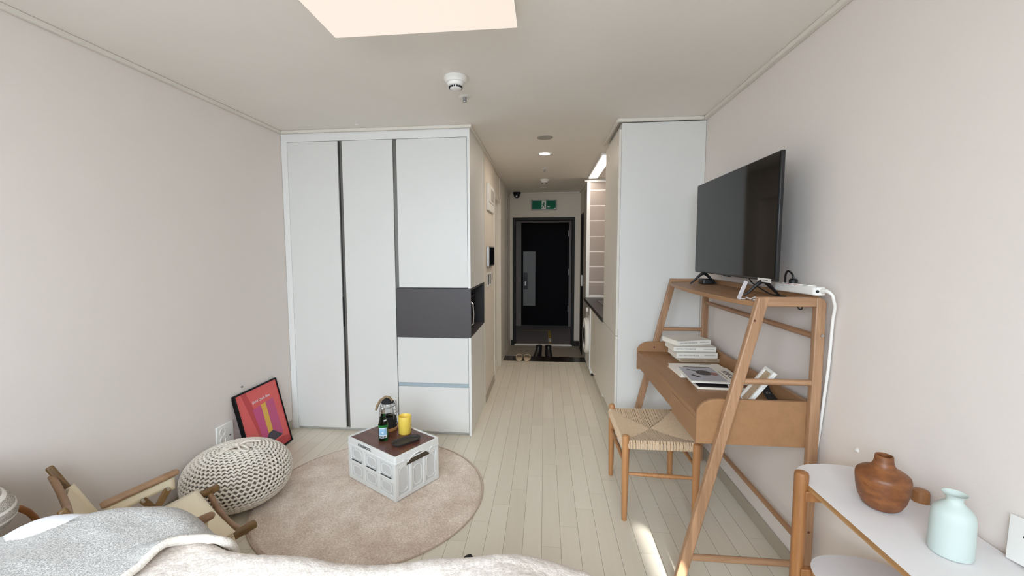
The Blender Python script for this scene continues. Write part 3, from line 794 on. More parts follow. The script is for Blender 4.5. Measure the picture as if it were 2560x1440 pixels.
m = MB(); m.tube([(.036, -.01, .196), (.022, -.02, .222), (-.005, -.02, .225), (-.040, -.022, .200), (-.060, -.028, .165), (-.070, -.03, .135)], [.007, .008, .008, .009, .009, .007], 10)
plabel(m.build('rope_handle', 'strapb', LN), 'tan rope handle')
m = MB(); m.grid(lambda u, v: (.056 + .012*v, -.02 + .03*u, .200 - .085*v + .004*math.sin(u*9)), 6, 8); mo = m.build('paper_tag', 'tagclear', LN)
s_ = mo.modifiers.new('t', 'SOLIDIFY'); s_.thickness = .0008

# ------------------------------------------------------------------ knitted pouf
PF = thing('knitted_pouf', 'round cream chunky knitted pouf beside the left wall', 'pouf', (-1.773, 2.212, 0.006))
rp, hp = .277, .160
def sup(phi):
    c, s = math.cos(phi), math.sin(phi)
    return rp * abs(c)**.80, hp + hp * (1 if s > 0 else -1) * abs(s)**.92
core = MB()
core.lathe([(max(0, sup(-PI/2 + PI*i/24)[0] - .006), .005 + (sup(-PI/2 + PI*i/24)[1])*.97) for i in range(25)], 64)
core.build('core', 'yarndark', PF)
yarn = MB()
prof_p = [sup(-PI/2 + PI*i/400) for i in range(401)]
acc = [0.0]
for (ra, za), (rb, zb) in zip(prof_p[:-1], prof_p[1:]): acc.append(acc[-1] + math.hypot(rb - ra, zb - za))
def along(sv):
    sv = max(0, min(acc[-1] - 1e-6, sv)); lo = 0; hi = 400
    while hi - lo > 1:
        md = (lo + hi)//2
        if acc[md] <= sv: lo = md
        else: hi = md
    t = (sv - acc[lo])/max(1e-9, acc[hi] - acc[lo]); (ra, za), (rb, zb) = prof_p[lo], prof_p[hi]
    return ra + (rb - ra)*t, za + (zb - za)*t, (zb - za), -(rb - ra)
s0, s1 = .20*acc[-1], acc[-1] - .055
NR = int((s1 - s0)/.0205)
for i in range(NR + 1):
    sv = s0 + (s1 - s0)*i/NR
    r, z, nr_, nz_ = along(sv)
    ns = max(12, int(2*PI*r / .027)); n = ns*10
    pts = []; ph = 0.5 if i % 2 else 0.0
    for k in range(n):
        q = 2*PI*(k/n*ns + ph)
        r2, z2, na_, nb_ = along(sv + .0082*math.sin(q)); ln_ = math.hypot(na_, nb_) + 1e-9
        out = .0035*math.cos(2*q)
        a = 2*PI*k/n + .0042*math.sin(2*q)/max(r, .05)
        rr2 = r2 + out*na_/ln_
        pts.append((rr2*math.cos(a), rr2*math.sin(a), max(.014, z2 + out*nb_/ln_)))
    yarn.tube(pts, .0057, 6, closed=True)
# gathered centre: radial ribs and a drawstring bow
for k in range(18):
    a = 2*PI*k/18
    pts = []
    for j in range(5):
        rr_ = .018 + .055*j/4; phi = math.acos(min(1, (rr_/rp)**(1/.8))); _, z = sup(phi)
        pts.append((rr_*math.cos(a + .1*j), rr_*math.sin(a + .1*j), z + .003 - .012*(1 - j/4)))
    yarn.tube(pts, .0075, 6)
yarn.build('knit_cover', 'yarn', PF, angle=180)
def spl(P_, n=6):
    P_ = [Vector(p) for p in P_]; out = []
    for i in range(len(P_) - 1):
        a, b, c, d = P_[max(0, i-1)], P_[i], P_[i+1], P_[min(len(P_)-1, i+2)]
        for k in range(n):
            t = k/n; out.append(.5*((2*b) + (c - a)*t + (2*a - 5*b + 4*c - d)*t*t + (3*b - a - 3*c + d)*t**3))
    return out + [P_[-1]]
bow = MB(); zt = 2*hp + .004
bow.tube(spl([(0, 0, zt - .004), (.03, -.03, zt + .016), (.07, -.06, zt + .010), (.10, -.05, zt + .002), (.085, -.025, zt + .006), (.04, -.01, zt + .012), (0, 0, zt)]), .0065, 8)
bow.tube(spl([(0, 0, zt), (.03, .03, zt + .016), (.06, .06, zt + .010), (.085, .085, zt)]), .0065, 8)
bow.tube(spl([(0, 0, zt), (-.01, -.05, zt + .010), (-.03, -.10, zt - .002)]), .006, 8)
bow.tube(spl([(-.012, .008, zt), (.0, .0, zt + .014), (.012, -.01, zt)]), .009, 8)
bow.build('drawstring', 'yarn', PF, angle=180)

# ------------------------------------------------------------------ framed poster on the floor
PO = thing('framed_poster', 'black framed red and pink poster leaning on the left wall behind the pouf', 'poster')
s_, c_ = math.sin(math.radians(13.4)), math.cos(math.radians(13.4))
PO.matrix_world = Matrix(((0, -s_, c_, -1.934), (1, 0, 0, 2.777), (0, c_, s_, .008), (0, 0, 0, 1)))
W_, H_ = .446, .503
m = MB(); ro = [(-W_/2, 0), (W_/2, 0), (W_/2, H_), (-W_/2, H_)]; e = .010
ri = [(-W_/2 + e, e), (W_/2 - e, e), (W_/2 - e, H_ - e), (-W_/2 + e, H_ - e)]
m.ring(ro, ri, -.028, 0.0, 'XY'); m.build('frame', 'frameblk', PO, bevel=.0015)
def pa(a, b): return (-W_/2 + a*W_, H_ - b*H_)
def ppoly(name, pts, mat, lv):
    m = MB(); q = [pa(*p) for p in pts]
    ar = sum(q[i][0]*q[(i+1) % len(q)][1] - q[(i+1) % len(q)][0]*q[i][1] for i in range(len(q)))
    if ar < 0: q = q[::-1]
    m.prism(q, -.009 if lv == 0 else -.0062 + lv*.0004 - .0003, -.0062 + lv*.0004, 'XY'); return m
art = MB()
pr = None
def addp(pts, mi, lv):
    q = [pa(*p) for p in pts]
    ar = sum(q[i][0]*q[(i+1) % len(q)][1] - q[(i+1) % len(q)][0]*q[i][1] for i in range(len(q)))
    if ar < 0: q = q[::-1]
    art.mat(mi).prism(q, -.010, -.006 + lv*.0003, 'XY')
addp([(.02, .018), (.98, .018), (.98, .982), (.02, .982)], 0, 0)
addp([(.14, .02), (.245, .02), (.40, .50), (.40, .75), (.36, .84), (.33, .80)], 1, 1)
addp([(.02, .98), (.02, .965), (.36, .865), (.80, .855), (.98, .90), (.98, .98)], 1, 1)
addp([(.30, .285), (.50, .272), (.50, .70), (.37, .835), (.355, .70)], 2, 2)
addp([(.61, .268), (.81, .255), (.83, .80), (.80, .83), (.61, .69)], 3, 2)
addp([(.50, .272), (.612, .268), (.612, .69), (.50, .70)], 4, 3)
addp([(.50, .70), (.612, .69), (.815, .83), (.36, .845)], 5, 4)
art.build('print', ['red', 'red2', 'magenta', 'plum', 'gold', 'slate'], PO)
text('lettering', 'Quick Quick Slow', .026, 'lwhite', PO, (*pa(.535, .195), -.0052), (1, .0, 0), (0, 1, 0), depth=.0003, shear=.25)

# ------------------------------------------------------------------ low folding camp chair
CC = thing('camp_chair', 'low wooden folding chair with a cream canvas seat between the bed and the pouf', 'chair', (-1.58, 1.58, 0))
L = CC.location
A = Vector((-1.593, 1.853, .300)); B = Vector((-1.220, 1.607, .300))
F = Vector((.55, .836, 0)).normalized(); R_ = (B - A).normalized(); UPV = Vector((0, 0, 1))
slope = Vector((0, 0, .20))
def pt(r, f, z): # right, forward from the left rod tip, absolute height
    p = A + R_*r + F*f; return Vector((p.x, p.y, z))
WD = (B - A).length
def flatbar(name, p, q, w, h, mat, up=UPV):
    m = MB(); d = (q - p).normalized(); sdir = d.cross(up).normalized(); u = sdir.cross(d)
    mt = Matrix((d, sdir, u)).transposed().to_4x4(); mt.translation = p
    m.box(0, -w/2, -h/2, (q - p).length, w/2, h/2, mt)
    return m.build(name, mat, CC, L, bevel=min(w, h)*.28, seg=3)
for r in (0.0, WD):
    flatbar('seat_rod', pt(r, -.47, .235), pt(r, 0, .302), .034, .028, 'chairdark')
m = MB(); pts = []
for i in range(17):
    t = i/16; sg = math.sin(PI*t)**.8
    p = pt(.0 + WD*t, -.040 - .004*sg, .284 - .036*sg); pts.append(p)
m.tube(pts, .013, 10); m.build('front_brace', 'chairwood', CC, L)
m = MB()
def seatc(u, v):
    sag = .030*math.sin(PI*u)*math.sin(PI*min(1, v*1.0 + .12))
    fr = .02*abs(2*u-1)**2
    return pt(-.018 + (WD + .036)*u, -.085 - fr*0 - .37*v, .318 - .062*v - sag)
m.grid(seatc, 22, 18)
so = m.build('canvas_seat', 'canvas', CC, L); sd = so.modifiers.new('t', 'SOLIDIFY'); sd.thickness = .004
for r in (0.0, WD):
    m = MB(); P0, P1 = pt(r, -.086, .290), pt(r, -.45, .228)
    m.tube([P0 - UPV*.012, P1 - UPV*.012], .024, 16, caps=False, flat=(.85, 1.5)); m.build('canvas_sleeve', 'canvas', CC, L)
# back
TL, TR = Vector((-1.985, 1.455, .580)), Vector((-1.610, 1.205, .580))
BL, BR = pt(0.0, -.40, .250), pt(WD, -.40, .250)
for a, b in ((BL, TL), (BR, TR)): flatbar('back_post', a, b + (b - a).normalized()*.012, .036, .026, 'chairdark', F)
m = MB(); pts = []
dl = (TL - BL).normalized(); nb = Vector((-.55, -.836, 0))
for i in range(15):
    t = i/14; sg = math.sin(PI*t)**.8
    pts.append(TL*(1-t) + TR*t - dl*(.034 + .05*sg) + nb*.012)
m.tube(pts, .013, 10); m.build('back_brace', 'chairwood', CC, L)
m = MB()
def backc(u, v):
    a = TL*(1-u) + TR*u; b = BL*(1-u) + BR*u
    q = a.lerp(b, .26 + .62*v); q = q + nb*(.035*math.sin(PI*u)) + F*.013
    return q - R_*.018*(1-2*u)
m.grid(backc, 18, 12); bo = m.build('canvas_back', 'canvas', CC, L); sd = bo.modifiers.new('t', 'SOLIDIFY'); sd.thickness = .004
for a, b in ((TL, BL), (TR, BR)):
    m = MB(); m.tube([a.lerp(b, .26), a.lerp(b, .88)], .024, 14, caps=False); m.build('canvas_sleeve', 'canvas', CC, L)
# armrests with canvas side straps and crossing legs
for r, sgn in ((-.035, -1), (WD + .035, 1)):
    a0, a1 = pt(r, -.47, .410), pt(r, -.13 if sgn < 0 else -.16, .445)
    if sgn > 0: a0, a1 = Vector((-1.47, 1.17, .408)), Vector((-1.262, 1.440, .447))
    else: a0, a1 = Vector((-1.815, 1.490, .412)), Vector((-1.680, 1.725, .446))
    m = MB(); m.tube([a0, a0.lerp(a1, .03), a0.lerp(a1, .93), a0.lerp(a1, .98), a1], [.016, .0215, .0215, .018, .007], 16, flat=(1.05, .62)); m.build('armrest', 'chairwood', CC, L)
    d = (a1 - a0)
    m = MB(); q0, q1 = a0 + d*.05 - UPV*.012, a0 + d*.93 - UPV*.012
    m.grid(lambda u, v: q0.lerp(q1, u) - UPV*(.045*v*(1 + .35*(1 if u > .88 else 0))), 12, 3)
    st = m.build('arm_strap', 'canvas', CC, L); sd = st.modifiers.new('t', 'SOLIDIFY'); sd.thickness = .004
    ftop = q1 - d.normalized()*.03 - UPV*.04; btop = q0 + d.normalized()*.12 - UPV*.04
    off = R_*(-.012*sgn)
    ffoot = pt(r, -.08, .014); bfoot = pt(r, -.42, .014)
    flatbar('leg', btop + off*0, ffoot + off*0, .028, .016, 'chairdark', R_)
    flatbar('leg', ftop + off*1.6, bfoot + off*1.6, .028, .016, 'chairdark', R_)
    for q_ in (ftop, btop):
        m = MB(); m.tube([q_ - off*.6, q_ + off*2.4], .006, 12); m.build('rivet', 'chrome', CC, L)

# ------------------------------------------------------------------ bed in the foreground
XE, YE2, RD = .085, 1.00, .065        # where the top of the bedding starts to roll over
ZP = [(-2.06, .53), (-1.61, .572), (-1.45, .608), (-1.36, .624), (-1.22, .604), (-1.05, .572), (-.96, .578), (-.60, .584), (-.38, .590), (-.20, .610), (-.06, .645), (.06, .620), (.125, .598), (.2, .58)]
YP = [(-2.06, .95), (-1.61, .98), (-1.45, 1.04), (-1.36, 1.09), (-1.24, 1.14), (-1.14, 1.13), (-1.05, 1.08), (-.96, 1.03), (-.85, 1.0), (.5, 1.0)]
def lerp_table(T, x, smooth=False):
    for (a, va), (b, vb) in zip(T[:-1], T[1:]):
        if x <= b:
            t = max(0, min(1, (x - a)/(b - a))); t = t*t*(3 - 2*t) if smooth else t
            return va + (vb - va)*t
    return T[-1][1]
def yedge(x): return sum(lerp_table(YP, x + d) for d in (-.06, -.03, 0, .03, .06))/5
def ipz(x): return sum(lerp_table(ZP, x + d) for d in (-.05, -.025, 0, .025, .05))/5
def bedtop(x, y):
    z = ipz(x)
    fall = max(0, min(1, (YE2 - .16 - y)/.75))
    z -= .055*fall*fall
    z += .013*noise.noise(Vector((x*3.1, y*4.3, 1.7))) + .006*noise.noise(Vector((x*8 + y*5, y*9 - x*3, 5.1)))
    # soft wrinkles of the cream cover
    if x > -1.1:
        w = math.sin((x*2.2 + y*5.2)*3.0 + 2*noise.noise(Vector((x*2, y*2, 0))))
        z += .012*max(0, w)**2*min(1, max(0, (x + 1.1)/.3))
    return z
def drape(u, v, lift, low):
    """u,v run over the cloth laid flat; beyond the edges it rolls over and hangs"""
    ye = yedge(u)
    bx_, by_ = min(u, XE), min(v, ye)
    dx, dy = max(u - XE, 0), max(v - ye, 0); Ls = math.hypot(dx, dy)
    z = bedtop(bx_, by_) + lift; r = RD + lift
    if Ls < 1e-6: return (u, v, z)
    nx, ny = dx/Ls, dy/Ls; q = r*PI/2
    if Ls < q: a = Ls/r; o, dz = r*math.sin(a), r*(1 - math.cos(a))
    else: o, dz = r, r + (Ls - q)
    o += .010*math.sin(u*17 + v*13)*min(1, Ls/.25)
    return (bx_ + nx*o, by_ + ny*o, max(low, z - dz))
BED = thing('bed', 'low bed frame and mattress under the cream fleece blanket', 'bed', (-.95, .40, 0))
L = BED.location
m = MB(); m.box(-2.03, -.20, .06, .10, 1.0, .24); m.build('bed_base', 'whitem', BED, L, bevel=.01)
for x in (-1.95, .02):
    for y in (-.12, .92):
        m = MB(); m.box(x - .03, y - .03, 0, x + .03, y + .03, .06); m.build('foot', 'blk', BED, L)
m = MB(); m.box(-2.03, -.20, .24, .10, 1.0, .475); m.build('mattress', 'sheet', BED, L, bevel=.04, seg=4)
def cloth(name, fn, nu, nv, mat, thick, up=1):
    m = MB(); m.grid(fn, nu, nv); o = m.build(name, mat, smooth=True, angle=180)
    s = o.modifiers.new('t', 'SOLIDIFY'); s.thickness = thick; s.offset = 1.0
    return o
# white quilt at the head end
o = cloth('white_quilt', lambda u, v: (lambda p, x: (p[0], p[1] + .012, p[2] + .045*math.exp(-((x + 1.50)/.11)**2)*math.exp(-((p[1] - 1.05)/.10)**2)))(drape(-2.05 + 1.05*u, -.15 + 1.60*v, .004, .10), -2.05 + 1.05*u), 60, 90, 'sheet', .018)
tag(o, 'white cotton quilt showing at the head end of the bed between pillow and grey throw', 'quilt')
def fuzz(p, a=.0022):
    n = noise.noise(Vector(p)*95); n2 = noise.noise(Vector(p)*45)
    return (p[0], p[1], p[2] + a*n + a*.8*n2)
o = cloth('fleece_blanket', lambda u, v: fuzz(drape(-1.16 + 1.60*u, -.15 + 1.55*v, .018, .10)), 300, 260, 'sherpa', .014)
tag(o, 'cream fleece blanket spread over the foot end of the bed', 'blanket')
# grey throw with a fleece back; one edge lies folded over the blanket
def throw_edge_r(v):   # right boundary in x as a function of y
    pts = [(-.15, -1.30), (.45, -1.10), (.70, -1.075), (.88, -1.055), (1.01, -1.05), (1.045, -1.03), (1.075, -.96), (1.12, -.935), (1.5, -.93)]
    for (a, xa), (b, xb) in zip(pts[:-1], pts[1:]):
        if v <= b: t = max(0, (v - a)/(b - a)); return xa + (xb - xa)*t
    return pts[-1][1]
VM = [(-2.06, .92), (-1.62, .985), (-1.55, 1.02), (-1.47, 1.05), (-1.42, 1.12), (-1.37, 1.27), (-1.2, 1.42), (-.9, 1.34)]
def vmax(x): return lerp_table(VM, x)          # how far the throw reaches over the bed side
def throwf(u, v, dz=0.0, grow=0.0):
    x = -2.05 + (1.0 + 0)*u
    y0 = -.15
    yy = y0 + (vmax(-2.05 + u*(2.05 - 1.0)) - y0 + grow)*v
    xr = throw_edge_r(yy) + grow
    x = -2.05 + (xr + 2.05)*u
    lift = .036 + .006*math.sin(x*9 + yy*4)
    e = max(0, u - .93)/.07
    lift += .010*e + .016*math.exp(-((yy - 1.01)/.05)**2)*e
    return drape(x, yy, lift + dz, .1)
o = tag(cloth('grey_throw', lambda u, v: fuzz(throwf(u, v, .006), .0012), 240, 220, 'knitgrey', .006), 'grey melange knit throw folded over the bed beside the camp chair', 'throw')
m = MB(); m.grid(lambda u, v: fuzz(throwf(u, v, 0.0, .002), .002), 200, 180)
lo = m.build('fleece_lining', 'sherpaedge', o, smooth=True, angle=180); s = lo.modifiers.new('t', 'SOLIDIFY'); s.thickness = .010; s.offset = -1
plabel(lo, 'cream fleece lining showing along the edge')
path = [throwf(1.0, k/60, .003, .005) for k in range(61)]
m = MB(); m.tube([fuzz(p, .002) for p in path], .0105, 10); plabel(m.build('fleece_hem', 'sherpaedge', o), 'cream fleece hem')
# striped pillow and bentwood hoop at the head of the bed
PL = thing('striped_pillow', 'grey and white striped woven pillow at the head of the bed', 'pillow', (-1.83, .955, .680))
t = NT('pillow_stripes'); v_ = t.coord('Object', (1, 1, 1)); sx_ = t.n('ShaderNodeSeparateXYZ'); t.l(v_, sx_.inputs[0])
w_ = t.n('ShaderNodeTexNoise'); w_.inputs['Scale'].default_value = 200
st_ = t.math('FRACT', t.math('MULTIPLY', sx_.outputs[2], 36)); st_ = t.math('GREATER_THAN', st_, .74)
c1 = t.ramp(w_.outputs[0], [(.42, rgb(120, 112, 104)), (.58, rgb(214, 208, 198))])
t.set(t.mix(st_, c1, rgb(232, 229, 222)), .95); t.bump(w_.outputs[0], .6, .003); M['stripe'] = t.m
m = MB()
prof = [(math.cos(-PI/2 + PI*i/20), math.sin(-PI/2 + PI*i/20)) for i in range(21)]
vs = []
for i in range(29):
    for k in range(40):
        a = 2*PI*k/40; ph = -PI/2 + PI*i/28
        c = math.cos(ph)
        sq = lambda t_, e: math.copysign(abs(t_)**e, t_)
        vs.append((.235*sq(c, .55)*sq(math.cos(a), .6), .215*sq(c, .55)*sq(math.sin(a), .6), .085*sq(math.sin(ph), 1.1)*(1 - .0)))
fs = [(i*40 + k, i*40 + (k+1) % 40, (i+1)*40 + (k+1) % 40, (i+1)*40 + k) for i in range(28) for k in range(40)]
m._add(vs, fs); po = m.build('cover', 'stripe', PL)
PL.rotation_euler = (math.radians(-4), math.radians(8), math.radians(-4)); PL.location = (-1.85, .955, .680)
m = MB()
m.tube([(-2.0, 1.285 - .15*math.cos(PI*k/18), .02 + .485*math.sin(PI*(k/18))**.5) for k in range(19)], .0085, 10, flat=(1.3, .7))
tag(m.build('bentwood_hoop', 'leather'), 'curved brown bentwood hoop between the pillow and the left wall', 'hoop')
# black fluffy slipper peeking out beside the bed
SL = thing('fluffy_slipper', 'small black fuzzy slipper peeking over the edge of the cream blanket', 'slipper', (-.335, 1.700, 0))
m = MB(); vs = []
for i in range(17):
    for k in range(30):
        a = 2*PI*k/30; ph = -PI/2 + PI*i/16
        p = Vector((.052*math.cos(ph)*math.cos(a), .125*math.cos(ph)*math.sin(a), .034 + .034*math.sin(ph) + .022*math.cos(ph)*math.sin(a)))
        p += Vector((math.cos(a), math.sin(a), .6))*.006*noise.noise(p*140); p.z = max(.002, p.z); vs.append(p)
m._add(vs, [(i*30 + k, i*30 + (k+1) % 30, (i+1)*30 + (k+1) % 30, (i+1)*30 + k) for i in range(16) for k in range(30)])
m.build('upper', 'blkmat', SL)
m = MB(); m.prism(stad(.24, .095), 0, .008, 'XY', Matrix.Rotation(PI/2, 4, 'Z')); m.build('sole', 'blk', SL)

# ------------------------------------------------------------------ ladder desk against the right wall
DK = thing('ladder_desk', 'wooden ladder desk with slanted legs and an upper shelf against the right wall', 'desk', (.85, 2.39, 0))
L = DK.location
YN, YF, TH = 1.775, 2.970, .029
XP0, XP1 = 1.066, 1.104
for y in (YN, YF):
    m = MB(); m.prism([(.553, 0), (.596, 0), (.893, 1.270), (.850, 1.270)], y, y + TH, 'XZ'); m.build('front_leg', 'oak', DK, L, bevel=.005, seg=3)
    m = MB(); m.prism([(XP0, 0), (XP1, 0), (XP1, 1.245), (XP1 - .007, 1.262), (XP1 - .025, 1.270), (XP0, 1.270)], y, y + TH, 'XZ'); m.build('rear_post', 'oak', DK, L, bevel=.005, seg=3)
    m = MB(); m.box(.880, y + .001, 1.232, XP0 + .004, y + TH - .001, 1.2695); m.build('top_rail', 'oakx', DK, L, bevel=.003, seg=2)
    def rung(x0, z, r, nm):
        m = MB(); m.tube([(x0, y + TH/2, z), (XP0 + .01, y + TH/2, z)], r, 14); m.build(nm, 'oakx', DK, L)
    rung(.785, .923, .0125, 'side_rung'); rung(.60, .149, .0135, 'side_rung')
for z, r in ((1.110, .0125), (.222, .0125)):
    m = MB(); m.tube([(1.086, YN + .02, z), (1.086, YF + .01, z)], r, 14); m.build('back_rail', 'oaky', DK, L)
# upper shelf with a bowed front and a low back lip
m = MB()
fx_ = [(1.805, .860), (1.88, .826), (1.98, .805), (2.12, .793), (2.30, .788), (2.48, .790), (2.65, .798), (2.80, .812), (2.90, .830), (2.969, .856)]
poly = [(x, y) for y, x in fx_] + [(1.09, 2.969), (1.09, 1.805)]
m.prism(poly[::-1], 1.228, 1.248, 'XY'); m.box(1.072, 1.805, 1.248, 1.09, 2.969, 1.276)
m.build('upper_shelf', 'traywood', DK, L, bevel=.002)
# tray top
def side(y0, y1):
    arc = [(.638 + .085*(1 - math.cos(PI/2*k/8)), .772 + .066*math.sin(PI/2*k/8)) for k in range(9)]
    m = MB(); m.prism([(.638, .645)] + [(1.0855, .645), (1.0855, .838)] + arc[::-1], y0, y1, 'XZ'); return m.build('tray_side', 'traywood', DK, L, bevel=.0015)
side(1.8045, 1.8205); side(2.9535, 2.9695)
m = MB(); m.box(.640, 1.8205, .748, 1.0695, 2.9535, .770); m.box(.655, 1.83, .655, 1.06, 2.94, .662); m.build('tray_top', 'traywood', DK, L, bevel=.0015)
m = MB(); m.box(1.0695, 1.8205, .645, 1.0855, 2.9535, .838); m.build('back_board', 'traywood', DK, L, bevel=.001)
m = MB(); m.box(.640, 2.165, .668, .656, 2.9535, .748); m.build('apron', 'traywood', DK, L, bevel=.001)
m = MB(); m.box(.641, 1.823, .645, .657, 2.160, .745); m.build('drawer', 'traywood', DK, L, bevel=.0015)
m = MB()
ay = Matrix.Rotation(PI/2, 4, 'X')
m.lathe([(.0065, 0), (.006, .0035), (.003, .004), (.0, .003)], 14, (1.092, YN, 1.118), ay); m.build('bolt', 'chrome', DK, L)
m = MB()
for x, z, y in ((.838, 1.175, YN), (1.085, .30, YN)): m.lathe([(.0055, -.001), (.005, .0008), (.0, .0008)], 12, (x, y, z), ay)
m.lathe([(.007, -.001), (.006, .0008), (.0, .0008)], 12, (.75, 2.9535, .80), ay)
m.build('wood_plug', 'knot', DK, L)

# ------------------------------------------------------------------ television
TV = thing('television', 'black flat screen television standing on the upper desk shelf', 'television', (.99, 2.388, 1.2486))
L = TV.location
y0, y1, z0, z1 = 1.902, 2.872, 1.322, 1.872
m = MB(); m.box(.973, y0, z0, .990, y1, z1); m.box(.985, y0 + .10, z0 + .01, 1.030, y1 - .10, z0 + .34)
m.build('housing', 'blk', TV, L, bevel=.004)
m = MB(); m.box(.9705, y0 + .007, z0 + .012, .9735, y1 - .007, z1 - .006); m.build('screen', 'screen', TV, L)
m = MB(); m.box(.968, 2.36, z0 - .004, .985, 2.42, z0 + .001); m.build('sensor', 'blk', TV, L)
for yc in (2.015, 2.735):
    m = MB(); d_ = .012
    m.tube([(.900, yc, 1.2535), (.918, yc, 1.267), (.945, yc + .002, 1.294), (.966, yc + .003, 1.313), (.978, yc + .004, 1.3185), (.990, yc + .005, 1.316), (1.008, yc + .008, 1.301), (1.040, yc + d_, 1.270), (1.056, yc + d_, 1.2535)],
           [.0048, .0068, .0095, .0115, .012, .0115, .010, .007, .005], 8, flat=(1, .85))
    m.build('foot', 'blk', TV, L)
m = MB(); m.box(.9685, 1.93, 1.316, .9705, 2.045, 1.333); stk = m.build('sticker', 'whitem', TV, L)
m = MB(); m.box(.9678, 1.955, 1.3235, .9686, 2.015, 1.3265); m.build('sticker_print', 'inkgrey', stk, L)

ST = thing('set_top_box', 'small black box on the desk shelf under the far foot of the television', 'box', (1.02, 2.80, 1.2486))
m = MB(); m.prism(rrect(.075, .085, .012, 4), 0, .032, 'XY'); m.build('body', 'blk', ST, bevel=.004)
m = MB(); m.prism(rrect(.05, .055, .01, 4), .032, .034, 'XY'); m.build('top_plate', 'blkgloss', ST, bevel=.001)
PS = thing('power_strip', 'white power strip with red printing behind the television on the desk shelf', 'power strip', (1.068, 1.905, 1.277))
PS.rotation_euler = (0, 0, math.radians(4))
m = MB(); m.prism(rrect(.050, .27, .018, 6), .0, .034, 'XY'); m.build('housing', 'whitep', PS, bevel=.006, seg=3)
m = MB()
for k in range(4): m.lathe([(.017, .033), (.017, .0365), (.013, .0365), (.012, .0347), (.0, .0347)], 24, (0, -.075 + .055*k, 0))
m.build('socket', 'whitem', PS)
m = MB()
for k in range(5): m.prism(rrect(.008, .022, .003, 3, (-.014 + .004*(k % 2), -.02 + .028*k)), .034, .0347, 'XY')
m.build('printing', 'redprint', PS)
m = MB(); m.lathe([(.006, 0), (.006, .003), (.0, .003)], 14, (-.016, -.1345, .017), ay); m.build('jack', 'ink', PS)
PG = thing('black_plug', 'black plug and looping black lead standing in the white power strip', 'plug', (1.068, 1.945, 1.312))
m = MB(); m.lathe([(.016, 0), (.017, .016), (.012, .022), (.0, .023)], 20); m.build('plug_body', 'blk', PG)
m = MB(); m.tube(spl([(0, .0, .018), (0, .004, .034), (-.004, .018, .050), (-.008, .034, .052), (-.008, .046, .036), (-.004, .055, .012), (.008, .08, -.01), (.012, .14, -.045), (.012, .2, -.05)]), .0042, 8); m.build('lead', 'blk', PG)
m = MB()
m.tube(spl([(1.080, 1.772, 1.296), (1.082, 1.752, 1.298), (1.085, 1.738, 1.294), (1.093, 1.729, 1.282), (1.100, 1.732, 1.262), (1.112, 1.742, 1.235), (1.117, 1.758, 1.18), (1.118, 1.764, 1.08), (1.117, 1.768, .98), (1.117, 1.782, .86), (1.119, 1.80, .72), (1.121, 1.82, .60), (1.1215, 1.83, .48), (1.1215, 1.835, .30), (1.115, 1.84, .085), (1.11, 1.845, .007)], 5), [.010]*4 + [.0085]*4 + [.007]*4 + [.0058]*64, 10)
tag(m.build('white_cable', 'whitep'), 'thick white power cable hanging down the right wall beside the desk post', 'cable')
m = MB(); m.tube(spl([(1.0, 2.20, 1.325), (1.01, 2.185, 1.30), (1.03, 2.13, 1.272), (1.045, 2.08, 1.255), (1.05, 2.02, 1.2525), (1.06, 1.98, 1.2525)]), .003, 8)
tag(m.build('black_cable', 'blk'), 'thin black cable hanging from the television to the shelf', 'cable')
m = MB(); m.tube(spl([(1.098, 1.925, 1.225), (1.097, 1.922, 1.212), (1.097, 1.93, 1.203), (1.097, 1.945, 1.203), (1.097, 1.957, 1.212), (1.098, 1.96, 1.225)]), .003, 8)
tag(m.build('cable_loop', 'blk'), 'little loop of black cable hanging below the desk shelf', 'cable')
TG = thing('clear_tag', 'clear plastic tag with a crumpled string hanging off the shelf front under the television', 'tag', (.820, 1.885, 1.2495))
m = MB(); mt = Matrix.Rotation(math.radians(20), 4, 'Y'); m.box(-.008, -.002, .0, .008, .002, .082, mt); m.build('plate', 'tagclear', TG, off=(.0, 0, -.0), bevel=.001)
m = MB(); m.tube([(.006, -.004, .003), (.018, -.02, .004), (.026, -.012, .010), (.035, -.03, .004), (.05, -.03, .012), (.062, -.045, .010), (.052, -.06, .004), (.035, -.05, .003), (.028, -.07, .004), (.045, -.08, .006)], .0028, 6); m.build('string', 'tagclear', TG)

# ------------------------------------------------------------------ books and magazines on the tray
def book(loc, w, d, h, rot, cover, label, group='decor books stacked on the desk', ink='inkgrey'):
    t = thing('book', label, 'book', loc, math.radians(rot), group)
    # spine faces -y
    m = MB(); m.box(-w/2, -d/2, 0, w/2, d/2, .0022); m.box(-w/2, -d/2, h - .0022, w/2, d/2, h); m.box(-w/2, -d/2, 0, w/2, -d/2 + .003, h); m.build('cover', cover, t, bevel=.0006)
    m = MB(); m.box(-w/2 + .004, -d/2 + .003, .0022, w/2 - .004, d/2 - .004, h - .0022); m.build('page_block', 'paper', t)
    text('spine_title', 'DECORATION BOOK', .0125, ink, t, (-w/2 + .016, -d/2 - .0002, h*.5), (1, 0, 0), (0, 0, 1), align='LEFT', depth=.0003)
    m = MB(); m.box(w/2 - .078, -d/2 - .0005, h*.5 - .001, w/2 - .014, -d/2, h*.5 + .0012); m.build('spine_print', ink, t)
    return t
book((.950, 2.758, .7706), .236, .175, .027, 3, 'bookt', 'book with a taupe spine, lowest of the stack on the desk')
book((.930, 2.755, .7980), .246, .175, .036, 2, 'bookw', 'white book lying directly on the taupe one in the desk stack')
book((.925, 2.783, .8344), .258, .180, .030, 2, 'bookw', 'white book second from the top of the desk stack')
book((.914, 2.826, .8648), .232, .180, .031, 17, 'bookc', 'cream book turned askew on top of the desk stack')

